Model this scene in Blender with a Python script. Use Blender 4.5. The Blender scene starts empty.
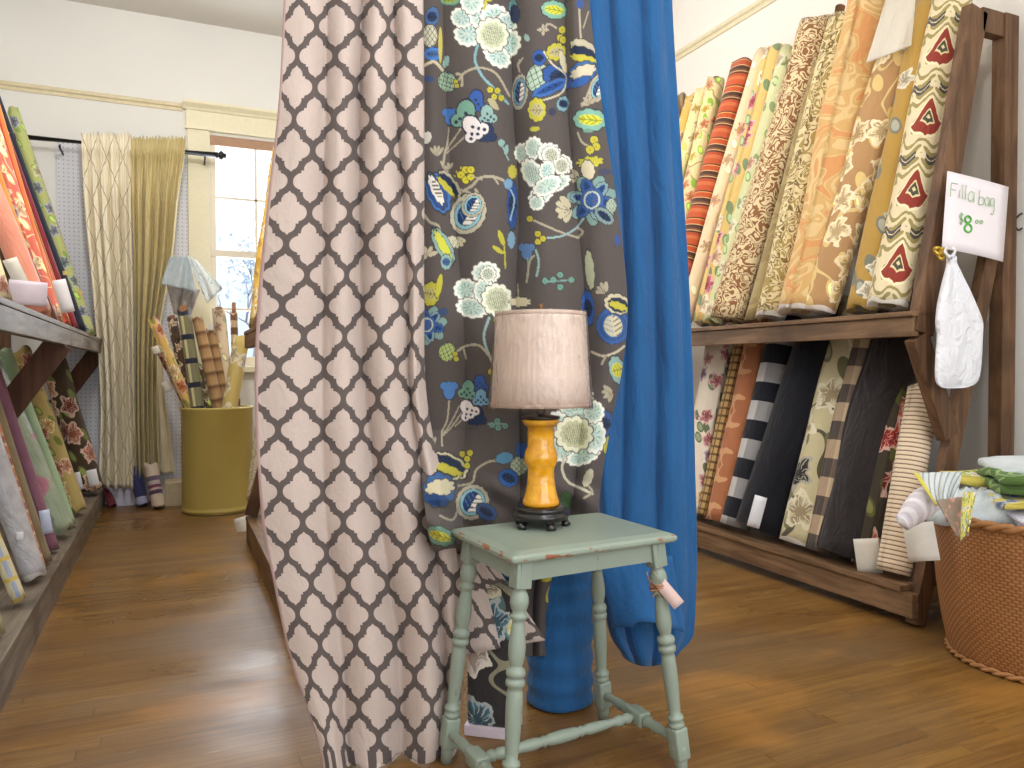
import bpy, bmesh, math, random
import numpy as np
from mathutils import Vector, Matrix
PI = math.pi
SC = bpy.context.scene
COL = SC.collection
S = 0.74            # everything below is laid out in working units; the whole place is scaled to real metres at the end
H = 1.15            # camera height in working units
FPX = 760.09        # focal length in pixels of the 1024x768 frame
def camrot(y, p, r):
    cy, sy, cp, sp = math.cos(y), math.sin(y), math.cos(p), math.sin(p)
    f = Vector((sy*cp, cy*cp, -sp)); rt = Vector((cy, -sy, 0)); up = rt.cross(f)
    r2 = rt*math.cos(r)+up*math.sin(r); return r2, r2.cross(f), f
CR, CU, CF = camrot(math.radians(24.0209), math.radians(1.1858), math.radians(-0.1233))
CAM = Vector((0, 0, H))
def ray(x, y): return CR*((x-512)/FPX)+CU*(-(y-384)/FPX)+CF
def at(x, y, d): return CAM+ray(x, y)*d                     # point seen at pixel x,y at depth d
def on(x, y, ax, val):
    d = ray(x, y); return CAM+d*((val-CAM[ax])/d[ax])
def onplane(x, y, p0, n):
    d = ray(x, y); return CAM+d*((p0-CAM).dot(n)/d.dot(n))
def depth(P): return (P-CAM).dot(CF)

# ------------------------------------------------------------------ object helpers
def tag(o, label=None, cat=None, group=None, kind=None):
    if label: o['label'] = label
    if cat: o['category'] = cat
    if group: o['group'] = group
    if kind: o['kind'] = kind
    return o
def thing(name, label, cat, loc=(0, 0, 0), group=None, rz=0):
    o = bpy.data.objects.new(name, None); COL.objects.link(o); o.empty_display_size = .05
    o.location = loc; o.rotation_euler = (0, 0, rz)
    return tag(o, label, cat, group)
def obj(name, bm, mat, parent=None, smooth=True, world=True):
    """link a bmesh as one object; if it has a parent and world, its coordinates are given in world space"""
    me = bpy.data.meshes.new(name)
    bmesh.ops.recalc_face_normals(bm, faces=bm.faces[:]) if getattr(bm, 'fixn', True) is True and False else None
    bm.to_mesh(me); bm.free()
    for m in (mat if isinstance(mat, (list, tuple)) else [mat]): me.materials.append(m)
    if smooth:
        for p in me.polygons: p.use_smooth = True
    o = bpy.data.objects.new(name, me); COL.objects.link(o)
    if parent:
        o.parent = parent
        if world:
            M = parent.matrix_basis.copy()
            if parent.parent: M = parent.parent.matrix_basis @ M
            me.transform(M.inverted())
    return o
def origin_to(o, p):
    """move the origin of a top-level mesh to p"""
    p = Vector(p); o.data.transform(Matrix.Translation(-p)); o.location = p
def uvl(bm): return bm.loops.layers.uv.verify()
def box(bm, c, s, M=None, bev=0.0):
    r = bmesh.ops.create_cube(bm, size=1); vs = r['verts']
    for v in vs: v.co = Vector((v.co.x*s[0], v.co.y*s[1], v.co.z*s[2]))
    if bev > 0:
        es = list({e for v in vs for e in v.link_edges})
        rr = bmesh.ops.bevel(bm, geom=es, offset=bev, segments=2, affect='EDGES', profile=.6)
        vs = list({v for f in rr['faces'] for v in f.verts} | {v for v in vs if v.is_valid})
    for v in vs:
        v.co = (M @ v.co if M else v.co)+Vector(c)
    return vs
def bx(x0, x1, y0, y1, z0, z1, bev=0.0, bm=None):
    bm = bm or bmesh.new(); box(bm, ((x0+x1)/2, (y0+y1)/2, (z0+z1)/2), (abs(x1-x0), abs(y1-y0), abs(z1-z0)), None, bev); return bm
def frame_axes(d):
    d = d.normalized(); a = Vector((0, 0, 1)) if abs(d.z) < .9 else Vector((0, 1, 0))
    s = d.cross(a).normalized(); t = s.cross(d).normalized(); return s, t, d
def beam(bm, A, B, w, t, side=Vector((0, 1, 0)), bev=.003):
    """rectangular board from A to B; w along `side`, t along the third direction"""
    A = Vector(A); B = Vector(B); d = (B-A); L = d.length; d.normalize()
    s = (side-d*side.dot(d)).normalized(); n = d.cross(s)
    M = Matrix((s, n, d)).transposed()
    box(bm, (A+B)/2, (w, t, L), M, bev); return bm
def lathe(bm, prof, c=(0, 0, 0), n=32, M=None, cap=True, rfun=None):
    c = Vector(c); uv = uvl(bm); rings = []
    for r, z in prof:
        ring = []
        for i in range(n):
            a = 2*PI*i/n; rr = r*(rfun(a, z) if rfun else 1)
            p = Vector((rr*math.cos(a), rr*math.sin(a), z))
            ring.append(bm.verts.new((M @ p if M else p)+c))
        rings.append(ring)
    acc = 0
    for j in range(len(prof)-1):
        l = math.hypot(prof[j+1][0]-prof[j][0], prof[j+1][1]-prof[j][1])
        R = max(p[0] for p in prof)
        for i in range(n):
            f = bm.faces.new((rings[j][i], rings[j][(i+1) % n], rings[j+1][(i+1) % n], rings[j+1][i]))
            us = (i/n*2*PI*R, (i+1)/n*2*PI*R)
            for lp, (a, b) in zip(f.loops, ((us[0], acc), (us[1], acc), (us[1], acc+l), (us[0], acc+l))): lp[uv].uv = (a, b)
        acc += l
    if cap:
        bm.faces.new(rings[0][::-1]); bm.faces.new(rings[-1])
    return bm
def tube(bm, pts, r, n=8, cap=True):
    pts = [Vector(p) for p in pts]; N = len(pts); rs = r if isinstance(r, (list, tuple)) else [r]*N
    uv = uvl(bm); rings = []; prev = None
    for i, p in enumerate(pts):
        d = (pts[min(i+1, N-1)]-pts[max(i-1, 0)]).normalized()
        if prev is None: s, t, _ = frame_axes(d)
        else:
            s = (prev-d*prev.dot(d)).normalized(); t = d.cross(s)
        prev = s
        rings.append([bm.verts.new(p+(s*math.cos(2*PI*k/n)+t*math.sin(2*PI*k/n))*rs[i]) for k in range(n)])
    for j in range(N-1):
        for k in range(n):
            f = bm.faces.new((rings[j][k], rings[j][(k+1) % n], rings[j+1][(k+1) % n], rings[j+1][k]))
    if cap: bm.faces.new(rings[0][::-1]); bm.faces.new(rings[-1])
    return bm
def catmull(P, m):
    P = [Vector(p) for p in P]; out = []
    for i in range(len(P)-1):
        a, b, c, d = P[max(i-1, 0)], P[i], P[i+1], P[min(i+2, len(P)-1)]
        for k in range(m):
            t = k/m; out.append(.5*((2*b)+(c-a)*t+(2*a-5*b+4*c-d)*t*t+(3*b-a-3*c+d)*t**3))
    out.append(P[-1]); return out
def bevelmod(o, w=.004, seg=2):
    m = o.modifiers.new('Bevel', 'BEVEL'); m.width = w; m.segments = seg; m.limit_method = 'ANGLE'; return o

# ------------------------------------------------------------------ node helper language
class V:
    def __init__(s, T, k): s.T, s.k = T, k
    def _b(s, op, o, rev=False):
        return s.T.m(op, o, s) if rev else s.T.m(op, s, o)
    def __add__(s, o): return s._b('ADD', o)
    __radd__ = __add__
    def __mul__(s, o): return s._b('MULTIPLY', o)
    __rmul__ = __mul__
    def __sub__(s, o): return s._b('SUBTRACT', o)
    def __rsub__(s, o): return s._b('SUBTRACT', o, True)
    def __truediv__(s, o): return s._b('DIVIDE', o)
    def __lt__(s, o): return s._b('LESS_THAN', o)
    def __gt__(s, o): return s._b('GREATER_THAN', o)
def C3(c):
    """0-255 sRGB to linear rgba"""
    return tuple(((v/255)/12.92 if v/255 <= .04045 else ((v/255+.055)/1.055)**2.4) for v in c)+(1,)
class T:
    def __init__(s, name, coord='UV', scale=1.0):
        s.mat = bpy.data.materials.new(name); s.mat.use_nodes = True; s.nt = s.mat.node_tree; s.N = s.nt.nodes; s.N.clear()
        s.out = s.N.new('ShaderNodeOutputMaterial'); s.bs = s.N.new('ShaderNodeBsdfPrincipled')
        s.nt.links.new(s.bs.outputs[0], s.out.inputs[0])
        tc = s.N.new('ShaderNodeTexCoord'); sp = s.N.new('ShaderNodeSeparateXYZ')
        s.nt.links.new(tc.outputs[coord], sp.inputs[0])
        s.u, s.v, s.w = (V(s, sp.outputs[i]) for i in range(3))
        ri = s.N.new('ShaderNodeObjectInfo'); s.rnd = V(s, ri.outputs['Random'])
    def link(s, x, inp):
        if isinstance(x, V): s.nt.links.new(x.k, inp)
        else: inp.default_value = x
    def m(s, op, a, b=None, c=None):
        n = s.N.new('ShaderNodeMath'); n.operation = op; s.link(a, n.inputs[0])
        if b is not None: s.link(b, n.inputs[1])
        if c is not None: s.link(c, n.inputs[2])
        return V(s, n.outputs[0])
    def abs(s, a): return s.m('ABSOLUTE', a)
    def frac(s, a): return s.m('FRACT', a)
    def sin(s, a): return s.m('SINE', a)
    def cos(s, a): return s.m('COSINE', a)
    def mn(s, a, b): return s.m('MINIMUM', a, b)
    def mx(s, a, b): return s.m('MAXIMUM', a, b)
    def sqrt(s, a): return s.m('SQRT', a)
    def ping(s, a, p): return s.m('PINGPONG', a, p)
    def vec(s, a, b, c=0.0):
        n = s.N.new('ShaderNodeCombineXYZ'); s.link(a, n.inputs[0]); s.link(b, n.inputs[1]); s.link(c, n.inputs[2]); return V(s, n.outputs[0])
    def sm(s, a, lo, hi):
        n = s.N.new('ShaderNodeMapRange'); n.interpolation_type = 'SMOOTHSTEP'; s.link(a, n.inputs[0]); n.inputs[1].default_value = lo; n.inputs[2].default_value = hi
        return V(s, n.outputs[0])
    def noise(s, a, b, sc, det=2.0, rough=.5, dist=0.0, c=0.0):
        n = s.N.new('ShaderNodeTexNoise'); s.link(s.vec(a, b, c), n.inputs['Vector']); n.inputs['Scale'].default_value = sc
        n.inputs['Detail'].default_value = det; n.inputs['Roughness'].default_value = rough; n.inputs['Distortion'].default_value = dist
        return V(s, n.outputs[0])
    def voro(s, a, b, sc, rand=1.0, feat='F1'):
        n = s.N.new('ShaderNodeTexVoronoi'); n.voronoi_dimensions = '2D'; n.feature = feat; s.link(s.vec(a, b), n.inputs['Vector']); n.inputs['Scale'].default_value = sc
        n.inputs['Randomness'].default_value = rand; return n
    def mix(s, f, a, b):
        n = s.N.new('ShaderNodeMix'); n.data_type = 'RGBA'; s.link(f, n.inputs[0]); s.link(C3(a) if isinstance(a, tuple) else a, n.inputs[6]); s.link(C3(b) if isinstance(b, tuple) else b, n.inputs[7])
        return V(s, n.outputs[2])
    def mul(s, a, b):
        n = s.N.new('ShaderNodeMix'); n.data_type = 'RGBA'; n.blend_type = 'MULTIPLY'; n.inputs[0].default_value = 1
        s.link(C3(a) if isinstance(a, tuple) else a, n.inputs[6]); s.link(C3(b) if isinstance(b, tuple) else b, n.inputs[7]); return V(s, n.outputs[2])
    def ramp(s, f, stops, const=True):
        n = s.N.new('ShaderNodeValToRGB'); cr = n.color_ramp; cr.interpolation = 'CONSTANT' if const else 'LINEAR'; s.link(f, n.inputs[0])
        while len(cr.elements) < len(stops): cr.elements.new(.5)
        for e, (p, c) in zip(cr.elements, stops): e.position = p; e.color = C3(c)
        return V(s, n.outputs[0])
    def bump(s, h, strength=.3, dist=.002):
        n = s.N.new('ShaderNodeBump'); n.inputs['Strength'].default_value = strength; n.inputs['Distance'].default_value = dist; s.link(h, n.inputs['Height'])
        s.nt.links.new(n.outputs[0], s.bs.inputs['Normal'])
    def done(s, col, rough=.8, spec=.25, sheen=0.0, metal=0.0, coat=0.0):
        s.link(C3(col) if isinstance(col, tuple) else col, s.bs.inputs['Base Color']); s.link(rough, s.bs.inputs['Roughness'])
        s.bs.inputs['Specular IOR Level'].default_value = spec; s.bs.inputs['Metallic'].default_value = metal
        s.bs.inputs['Sheen Weight'].default_value = sheen; s.bs.inputs['Coat Weight'].default_value = coat
        return s.mat

# pattern functions, all in metres of cloth (u across, v along)
def floral(t, bg, cols, sc=8, size=.42, leaf=(90, 110, 60), vine=None, petals=5, off=0.0, leafsc=1.7):
    u, v = t.u+off, t.v+off*.7
    c = bg if not isinstance(bg, tuple) else t.mix(t.noise(u, v, sc*.6, 2), bg, tuple(min(255, int(x*1.06)) for x in bg))
    if vine:
        n = t.noise(u, v, sc*.55, 1, .4, .6); c = t.mix(t.abs(n-.5) < .014, c, vine)
    if leaf:
        n = t.voro(u+v*.35, v*.6, sc*leafsc, .9); r = V(t, n.outputs['Distance']); sep = t.N.new('ShaderNodeSeparateColor'); t.nt.links.new(n.outputs['Color'], sep.inputs[0])
        c = t.mix((r < .3)*(V(t, sep.outputs[0]) > .4), c, leaf)
        c = t.mix((r < .2)*(V(t, sep.outputs[0]) > .4)*(V(t, sep.outputs[1]) > .5), c, tuple(min(255, int(x*1.3+12)) for x in leaf))
    nz = t.noise(u, v, sc*3.2, 2, .6, c=off); nz2 = t.noise(u, v, sc*3.2, 2, .6, c=off+5.0); k_ = .35/sc
    uu = u+(nz-.5)*k_; vv = v*.92+(nz2-.5)*k_
    n = t.voro(uu, vv, sc, .75); sep = t.N.new('ShaderNodeSeparateColor'); t.nt.links.new(n.outputs['Color'], sep.inputs[0])
    px = t.N.new('ShaderNodeSeparateXYZ'); t.nt.links.new(n.outputs['Position'], px.inputs[0])
    dx = uu-V(t, px.outputs[0]); dy = vv-V(t, px.outputs[1]); r = V(t, n.outputs['Distance'])
    ang = t.m('ARCTAN2', dy, dx); rr = V(t, sep.outputs[0])
    lim = size*(.84+.16*t.cos(ang*float(petals)+rr*6.0))
    flower = (r < lim)*(V(t, sep.outputs[1]) > .22)
    fc = t.ramp(V(t, sep.outputs[2]), [(i/len(cols), q) for i, q in enumerate(cols)])
    lite = t.mix(.45, fc, (244, 236, 216)); dark = t.mul(fc, (196, 184, 176))
    pr = t.cos(ang*float(petals)+rr*6.0+2.0)
    fc = t.mix(t.sm(r/size+pr*.22, .35, .75), dark, fc); fc = t.mix(t.m('GREATER_THAN', r/lim, .78), fc, lite)
    fc = t.mix(t.m('GREATER_THAN', t.sin(ang*12.0+nz*20.0), .8)*(r > size*.25), fc, lite)
    fc = t.mix(r < size*.2, fc, dark)
    return t.mix(flower, c, fc)
def damask(t, bg, fg, p=.16, q=.3, k=26.0, mid=None, th=.1, off=0.0):
    um = t.ping(t.u+off, p/2); vm = t.ping(t.v, q/2)
    n = t.noise(um, vm, 7/p*.16, 1.5, .5, 1.2, c=off); s_ = t.sin(n*k)
    c = t.mix(s_ > th, bg, fg)
    if mid: c = t.mix(t.m('GREATER_THAN', t.sin(n*k*.5+1.0), .75), c, mid)
    return c
def scroll(t, bg, fg, sc=9, k=34.0, th=.25, off=0.0, mid=None):
    n = t.noise(t.u+off, t.v, sc, .8, .4, 1.6, c=off); c = t.mix(t.sin(n*k) > th, bg, fg)
    if mid: c = t.mix(t.m('GREATER_THAN', t.sin(n*k*.37), .8), c, mid)
    return c
def stripes(t, ax, period, stops): return t.ramp(t.frac(ax/period), stops)
def checks(t, p, a, ab, b):
    su = t.frac(t.u/p) < .5; sv = t.frac(t.v/p) < .5
    return t.mix(su*sv, t.mix(t.mx(su, sv), a, ab), b)
def weave(t, sc=900.0, amt=.16, col=None):
    """thread mottling that multiplies a colour"""
    n = t.noise(t.u*3.0, t.v*.6, sc*.12, 3, .6); m_ = t.noise(t.u*.6, t.v*3.0, sc*.12, 3, .6)
    f = 1.0-amt+(n+m_)*amt
    g = t.N.new('ShaderNodeMix'); g.data_type = 'RGBA'; g.blend_type = 'MULTIPLY'; g.inputs[0].default_value = 1
    t.link(C3(col) if isinstance(col, tuple) else col, g.inputs[6]); cc = t.N.new('ShaderNodeCombineColor')
    for i in range(3): t.link(f, cc.inputs[i])
    t.nt.links.new(cc.outputs[0], g.inputs[7])
    return V(t, g.outputs[2]), n+m_
FAB = {}
def fab(name, fn, rough=.85, selv=None, spec=.2, amt=.16, sheen=.15, wrink=.35):
    if name in FAB: return FAB[name]
    t = T(name); c = fn(t)
    if not isinstance(c, V): c = t.mix(0.0, c, c)
    if selv: c = t.mix(t.m('LESS_THAN', t.v, .022+.006*t.sin(t.u*40.0)), c, selv)
    c, h = weave(t, 900, amt, c)
    t.bump(t.noise(t.u, t.v*.4, 8, 4, .6, .6)*4.5+h*.12, wrink*1.15, .009)
    FAB[name] = t.done(c, rough, spec, sheen); return FAB[name]
def plain(name, col, rough=.6, spec=.3, metal=0.0, coat=0.0, var=.08, sc=30, bump=0.0, coord='Object'):
    t = T(name, coord); n = t.noise(t.u, t.v, sc, 3, .5, c=t.w)
    lo = tuple(int(x*(1-var)) for x in col); hi = tuple(min(255, int(x*(1+var))) for x in col)
    if bump: t.bump(n, bump, .002)
    return t.done(t.mix(n, lo, hi), rough, spec, 0, metal, coat)
def woodm(name, a, b, ax=1, sc=9, rough=.6, dark=None, bump=.15):
    t = T(name, 'Object'); k = [t.u, t.v, t.w]; k[ax] = k[ax]*.09
    n = t.noise(k[0], k[1], sc*3, 5, .6, .5, c=k[2]); n2 = t.noise(t.u, t.v, 3, 2, .5, c=t.w)
    c = t.mix(t.sm(n, .3, .7), a, b)
    if dark: c = t.mix(t.sm(n2, .5, .72)*.75, c, dark)
    t.bump(n, bump, .003); return t.done(c, rough, .3)

# ------------------------------------------------------------------ shared materials
def m_floor():
    t = T('worn_wood_floor', 'Object'); W = .062; L = 1.7
    row = t.m('FLOOR', t.v/W); off = t.frac(t.sin(row*12.9898)*43.7585)
    xx = t.u/L+off*3.0; brd = t.m('FLOOR', xx); rnd = t.frac(t.sin(row*78.233+brd*37.719)*143.75)
    g = t.noise(t.u*.8, t.v*14.0, 4, 5, .6, .3, c=rnd*9.0)
    c = t.mix(t.sm(g, .25, .75), (116, 83, 39), (150, 111, 55))
    c = t.mul(c, t.mix(rnd, (222, 212, 202), (255, 255, 255)))
    big = t.noise(t.u*.55, t.v, 1.3, 4, .6, .6); c = t.mix(t.sm(big, .48, .7)*.75, c, (108, 86, 60))      # grey worn areas
    big2 = t.noise(t.u*.7, t.v, 2.1, 3, .5, .2, c=4.0); c = t.mix(t.sm(big2, .56, .74)*.55, c, (178, 124, 56))
    scr = t.noise(t.u*1.2, t.v*9.0, 5, 6, .75, .2, c=7.0); c = t.mix(t.sm(scr, .62, .72)*.35, c, (196, 172, 132))
    fv = t.frac(t.v/W); fu = t.frac(xx); gap = t.mx(t.m('LESS_THAN', fv, .035), t.m('LESS_THAN', fu, .0025))
    dirt = t.noise(t.u, t.v, 6, 2, .5, c=2.0)
    c = t.mix(gap*t.sm(dirt, .3, .6)*.6, c, (66, 42, 22))
    t.bump(g*.4-gap*1.0, .2, .003)
    rgh = .26+t.sm(big, .35, .7)*.22
    return t.done(c, rgh, .5)
M = {}
M['floor'] = m_floor()
def m_wall(name, col, lo=.96):
    t = T(name, 'Object'); n = t.noise(t.u, t.v, 1.5, 3, .5, c=t.w); f = t.noise(t.u, t.v, 60, 2, .5, c=t.w)
    t.bump(f, .06, .003); return t.done(t.mix(n, tuple(int(x*lo) for x in col), col), .85, .15)
M['wall'] = m_wall('pale_wall_paint', (238, 238, 234)); M['wall_r'] = m_wall('warm_wall_paint', (238, 233, 224))
M['ceil'] = m_wall('ceiling_paint', (226, 222, 216))
M['trim'] = plain('cream_trim_paint', (236, 230, 200), .45, .4, var=.03)
M['rail'] = plain('cream_rail_paint', (222, 210, 176), .5, .4, var=.05)
M['sash'] = plain('sash_paint', (232, 224, 206), .45, .4, var=.03)
M['sashtop'] = plain('tan_sash_paint', (178, 142, 116), .5, .3, var=.06)
M['wood'] = woodm('rack_wood', (82, 58, 40), (120, 88, 62), 2, 9, .6, (62, 42, 28))
M['woody'] = woodm('rack_shelf_wood', (96, 72, 50), (140, 108, 78), 1, 9, .55, (76, 54, 38))
M['woodg'] = woodm('grey_stained_wood', (94, 82, 70), (136, 124, 108), 1, 9, .5, (80, 66, 52))
M['woodred'] = woodm('bracket_wood', (78, 50, 36), (104, 70, 50), 2, 7, .6)
M['black'] = plain('black_metal', (28, 26, 26), .4, .5)
M['card'] = plain('tag_card', (224, 218, 206), .8, .2, var=.03)
M['cardw'] = plain('white_tag_card', (236, 236, 240), .8, .2, var=.02)
M['lav'] = plain('lavender_tag_card', (226, 212, 224), .8, .2, var=.02)
M['core'] = plain('cardboard_core', (158, 116, 84), .85, .15, var=.1)
M['string'] = plain('string', (206, 190, 150), .9, .1)
def m_peg():
    t = T('pegboard', 'Object'); p = .0345
    du = t.frac(t.u/p)-.5; dv = t.frac(t.w/p)-.5; d = t.sqrt(du*du+dv*dv); hole = t.m('LESS_THAN', d, .14)
    c = t.mix(hole, (226, 228, 236), (160, 162, 178)); t.bump(0.0-hole*1.0, .4, .003); return t.done(c, .7, .2)
M['peg'] = m_peg()

# ------------------------------------------------------------------ room shell
XL, XR, YB, YF, ZC = -1.27, 3.68, 7.30, -1.6, 4.2
def struct(name, bm, mat, smooth=False):
    o = obj(name, bm, mat, smooth=smooth); return tag(o, kind='structure')
struct('floor', bx(XL-.1, XR+.1, YF, YB+.1, -.1, 0), M['floor'])
struct('ceiling', bx(XL-.1, XR+.1, YF, YB+.1, ZC, ZC+.1), M['ceil'])
struct('wall_left', bx(XL-.1, XL, YF, YB+.1, 0, ZC), M['wall'])
struct('wall_right', bx(XR, XR+.1, YF, YB+.1, 0, ZC), M['wall_r'])
WX0, WX1, WZ0, WZ1 = .32, 1.44, 1.18, 3.23          # window opening
bm = bmesh.new()
bx(XL, WX0, YB, YB+.1, 0, ZC, bm=bm); bx(WX1, XR, YB, YB+.1, 0, ZC, bm=bm)
bx(WX0, WX1, YB, YB+.1, 0, WZ0, bm=bm); bx(WX0, WX1, YB, YB+.1, WZ1, ZC, bm=bm)
struct('wall_back', bm, M['wall'])
bm = bmesh.new(); bx(XL, -.6, YF-.1, YF, 0, ZC, bm=bm); bx(3.0, XR, YF-.1, YF, 0, ZC, bm=bm); bx(-.6, 3.0, YF-.1, YF, 0, .6, bm=bm); bx(-.6, 3.0, YF-.1, YF, 3.5, ZC, bm=bm); bx(1.1, 1.3, YF-.1, YF, .6, 3.5, bm=bm)
struct('wall_front', bm, M['wall'])
def prism(bm, prof, a, b, ax):
    """extrude an outline in (depth, z) along ax ('x' or 'y') from a to b"""
    A = [bm.verts.new((a, p, z) if ax == 'x' else (p, a, z)) for p, z in prof]
    B = [bm.verts.new((b, p, z) if ax == 'x' else (p, b, z)) for p, z in prof]
    n = len(prof)
    for i in range(n): bm.faces.new((A[i], A[(i+1) % n], B[(i+1) % n], B[i]))
    bm.faces.new(A[::-1]); bm.faces.new(B); bmesh.ops.recalc_face_normals(bm, faces=bm.faces[:]); return bm
def rail_prof(w0, s, z):   # small moulded picture rail, s = sign into the room
    return [(w0, z-.035), (w0+s*.012, z-.035), (w0+s*.016, z-.01), (w0+s*.03, z), (w0+s*.034, z+.02), (w0+s*.022, z+.03), (w0, z+.034)]
struct('trim_1', prism(bmesh.new(), rail_prof(YB, -1, 3.44), XL, .10, 'x'), M['rail'])
struct('trim_2', prism(bmesh.new(), rail_prof(YB, -1, 3.44), 1.66, XR, 'x'), M['rail'])
struct('trim_3', prism(bmesh.new(), rail_prof(XR, -1, 3.62), YF, YB, 'y'), M['rail'])
struct('trim_4', prism(bmesh.new(), rail_prof(XL, 1, 3.44), YF, YB, 'y'), M['rail'])
# window casing: head with crown, side casings, sill
bm = bmesh.new()
bx(.135, .315, YB-.03, YB, 1.1, 3.27, .004, bm); bx(1.445, 1.625, YB-.03, YB, 1.1, 3.27, .004, bm)
struct('trim_5', bm, M['trim'])
bm = bmesh.new(); bx(.125, 1.635, YB-.035, YB, 3.27, 3.42, .003, bm)
prism(bm, [(YB, 3.42), (YB-.045, 3.42), (YB-.055, 3.44), (YB-.085, 3.47), (YB-.09, 3.49), (YB, 3.49)], .10, 1.66, 'x')
bx(.115, 1.645, YB-.05, YB, 3.255, 3.275, .003, bm)
struct('trim_6', bm, M['trim'])
struct('trim_7', bx(.1, 1.66, YB-.09, YB, 1.12, 1.17, .006), M['trim'])
w = thing('window_1', None, None, (.88, YB+.05, WZ0)); w['kind'] = 'structure'
bm = bmesh.new(); fx0, fx1 = WX0, WX1
bx(fx0, fx0+.045, YB+.01, YB+.07, WZ0, WZ1, .003, bm); bx(fx1-.045, fx1, YB+.01, YB+.07, WZ0, WZ1, .003, bm)
bx(fx0, fx1, YB+.01, YB+.07, WZ0, WZ0+.08, .003, bm)
bx(fx0, fx1, YB+.0, YB+.06, 2.155, 2.215, .003, bm)                         # meeting rail
for x in (.706, 1.05): bx(x-.011, x+.011, YB+.02, YB+.05, WZ0+.08, WZ1-.09, .002, bm)
for z in (2.685, 1.69): bx(fx0+.04, fx1-.04, YB+.02, YB+.05, z-.011, z+.011, .002, bm)
obj('window_frame', bm, M['sash'], w, False)
obj('window_head', bx(fx0, fx1, YB+.005, YB+.075, WZ1-.085, WZ1, .003), M['sashtop'], w, False)
t = T('window_glass'); t.N.remove(t.bs); g1 = t.N.new('ShaderNodeBsdfTransparent'); g2 = t.N.new('ShaderNodeBsdfGlossy'); g2.inputs['Roughness'].default_value = .02
mx_ = t.N.new('ShaderNodeMixShader'); mx_.inputs[0].default_value = .06; t.nt.links.new(g1.outputs[0], mx_.inputs[1]); t.nt.links.new(g2.outputs[0], mx_.inputs[2]); t.nt.links.new(mx_.outputs[0], t.out.inputs[0])
M['glass'] = t.mat
obj('window_pane', bx(fx0+.03, fx1-.03, YB+.033, YB+.037, WZ0+.05, WZ1-.05), M['glass'], w, False)
peg = obj('pegboard_panel', bx(-.86, .128, YB-.018, YB-.003, .17, 3.03), M['peg'], smooth=False)
tag(peg, 'white pegboard sheet fixed to the back wall behind the hanging curtains', 'pegboard')
# outside: ground, a garden hedge and leafless tree beyond the glass
struct('ground', bx(-6, 9, YB+.12, 24, -.3, -.2), plain('snowy_ground', (214, 220, 226), .9, .1, var=.06, sc=3))
random.seed(5)
def tree(name, label, x, y, h, colr, n, leafm):
    r = thing(name, label, 'tree', (x, y, -.2)); bm = bmesh.new(); tips = []
    def br(p, d, L, rad, k):
        q = p+d*L; tube(bm, [p, (p+q)/2+Vector((random.uniform(-.05, .05),)*3)*L, q], [rad, rad*.85, rad*.65], 6)
        if k == 0: tips.append(q); return
        for _ in range(3):
            nd = (d+Vector((random.uniform(-.8, .8), random.uniform(-.8, .8), random.uniform(-.2, .6)))).normalized(); br(q, nd, L*.72, rad*.6, k-1)
    br(Vector((x, y, -.2)), Vector((0, 0, 1)), h*.33, .06, 4)
    obj('trunk', bm, colr, r)
    lb = bmesh.new()
    for tp in tips:
        for _ in range(n):
            c = tp+Vector((random.gauss(0, .16), random.gauss(0, .16), random.gauss(0, .16))); s_ = random.uniform(.03, .06)
            M3 = Matrix.Rotation(random.uniform(0, 6), 3, Vector((random.random(), random.random(), random.random()+.1)).normalized())
            lb.faces.new([lb.verts.new(c+M3 @ Vector(q)*s_) for q in ((-1, 0, 0), (0, -.5, .1), (1, 0, 0), (0, .5, .1))])
    obj('foliage', lb, leafm, r, False)
M['bark'] = plain('pale_bark', (150, 146, 150), .9, .1); M['leafp'] = plain('frosty_leaves', (176, 190, 206), .8, .2, var=.15); M['leafg'] = plain('grey_green_leaves', (120, 140, 128), .8, .2, var=.2)
tree('garden_tree', 'pale tree with frosty foliage seen through the lower window panes', .95, 10.6, 3.1, M['bark'], 14, M['leafp'])
tree('garden_shrub', 'grey-green shrub low outside the window', 3.2, 9.6, 1.9, M['bark'], 12, M['leafg'])
hb = obj('neighbouring_house', bx(-1.5, 5.5, 17, 20, -.2, 3.0), plain('pale_siding', (206, 214, 226), .9, .1, var=.05), smooth=False)
tag(hb, 'pale house wall far beyond the window', 'house')

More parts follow.
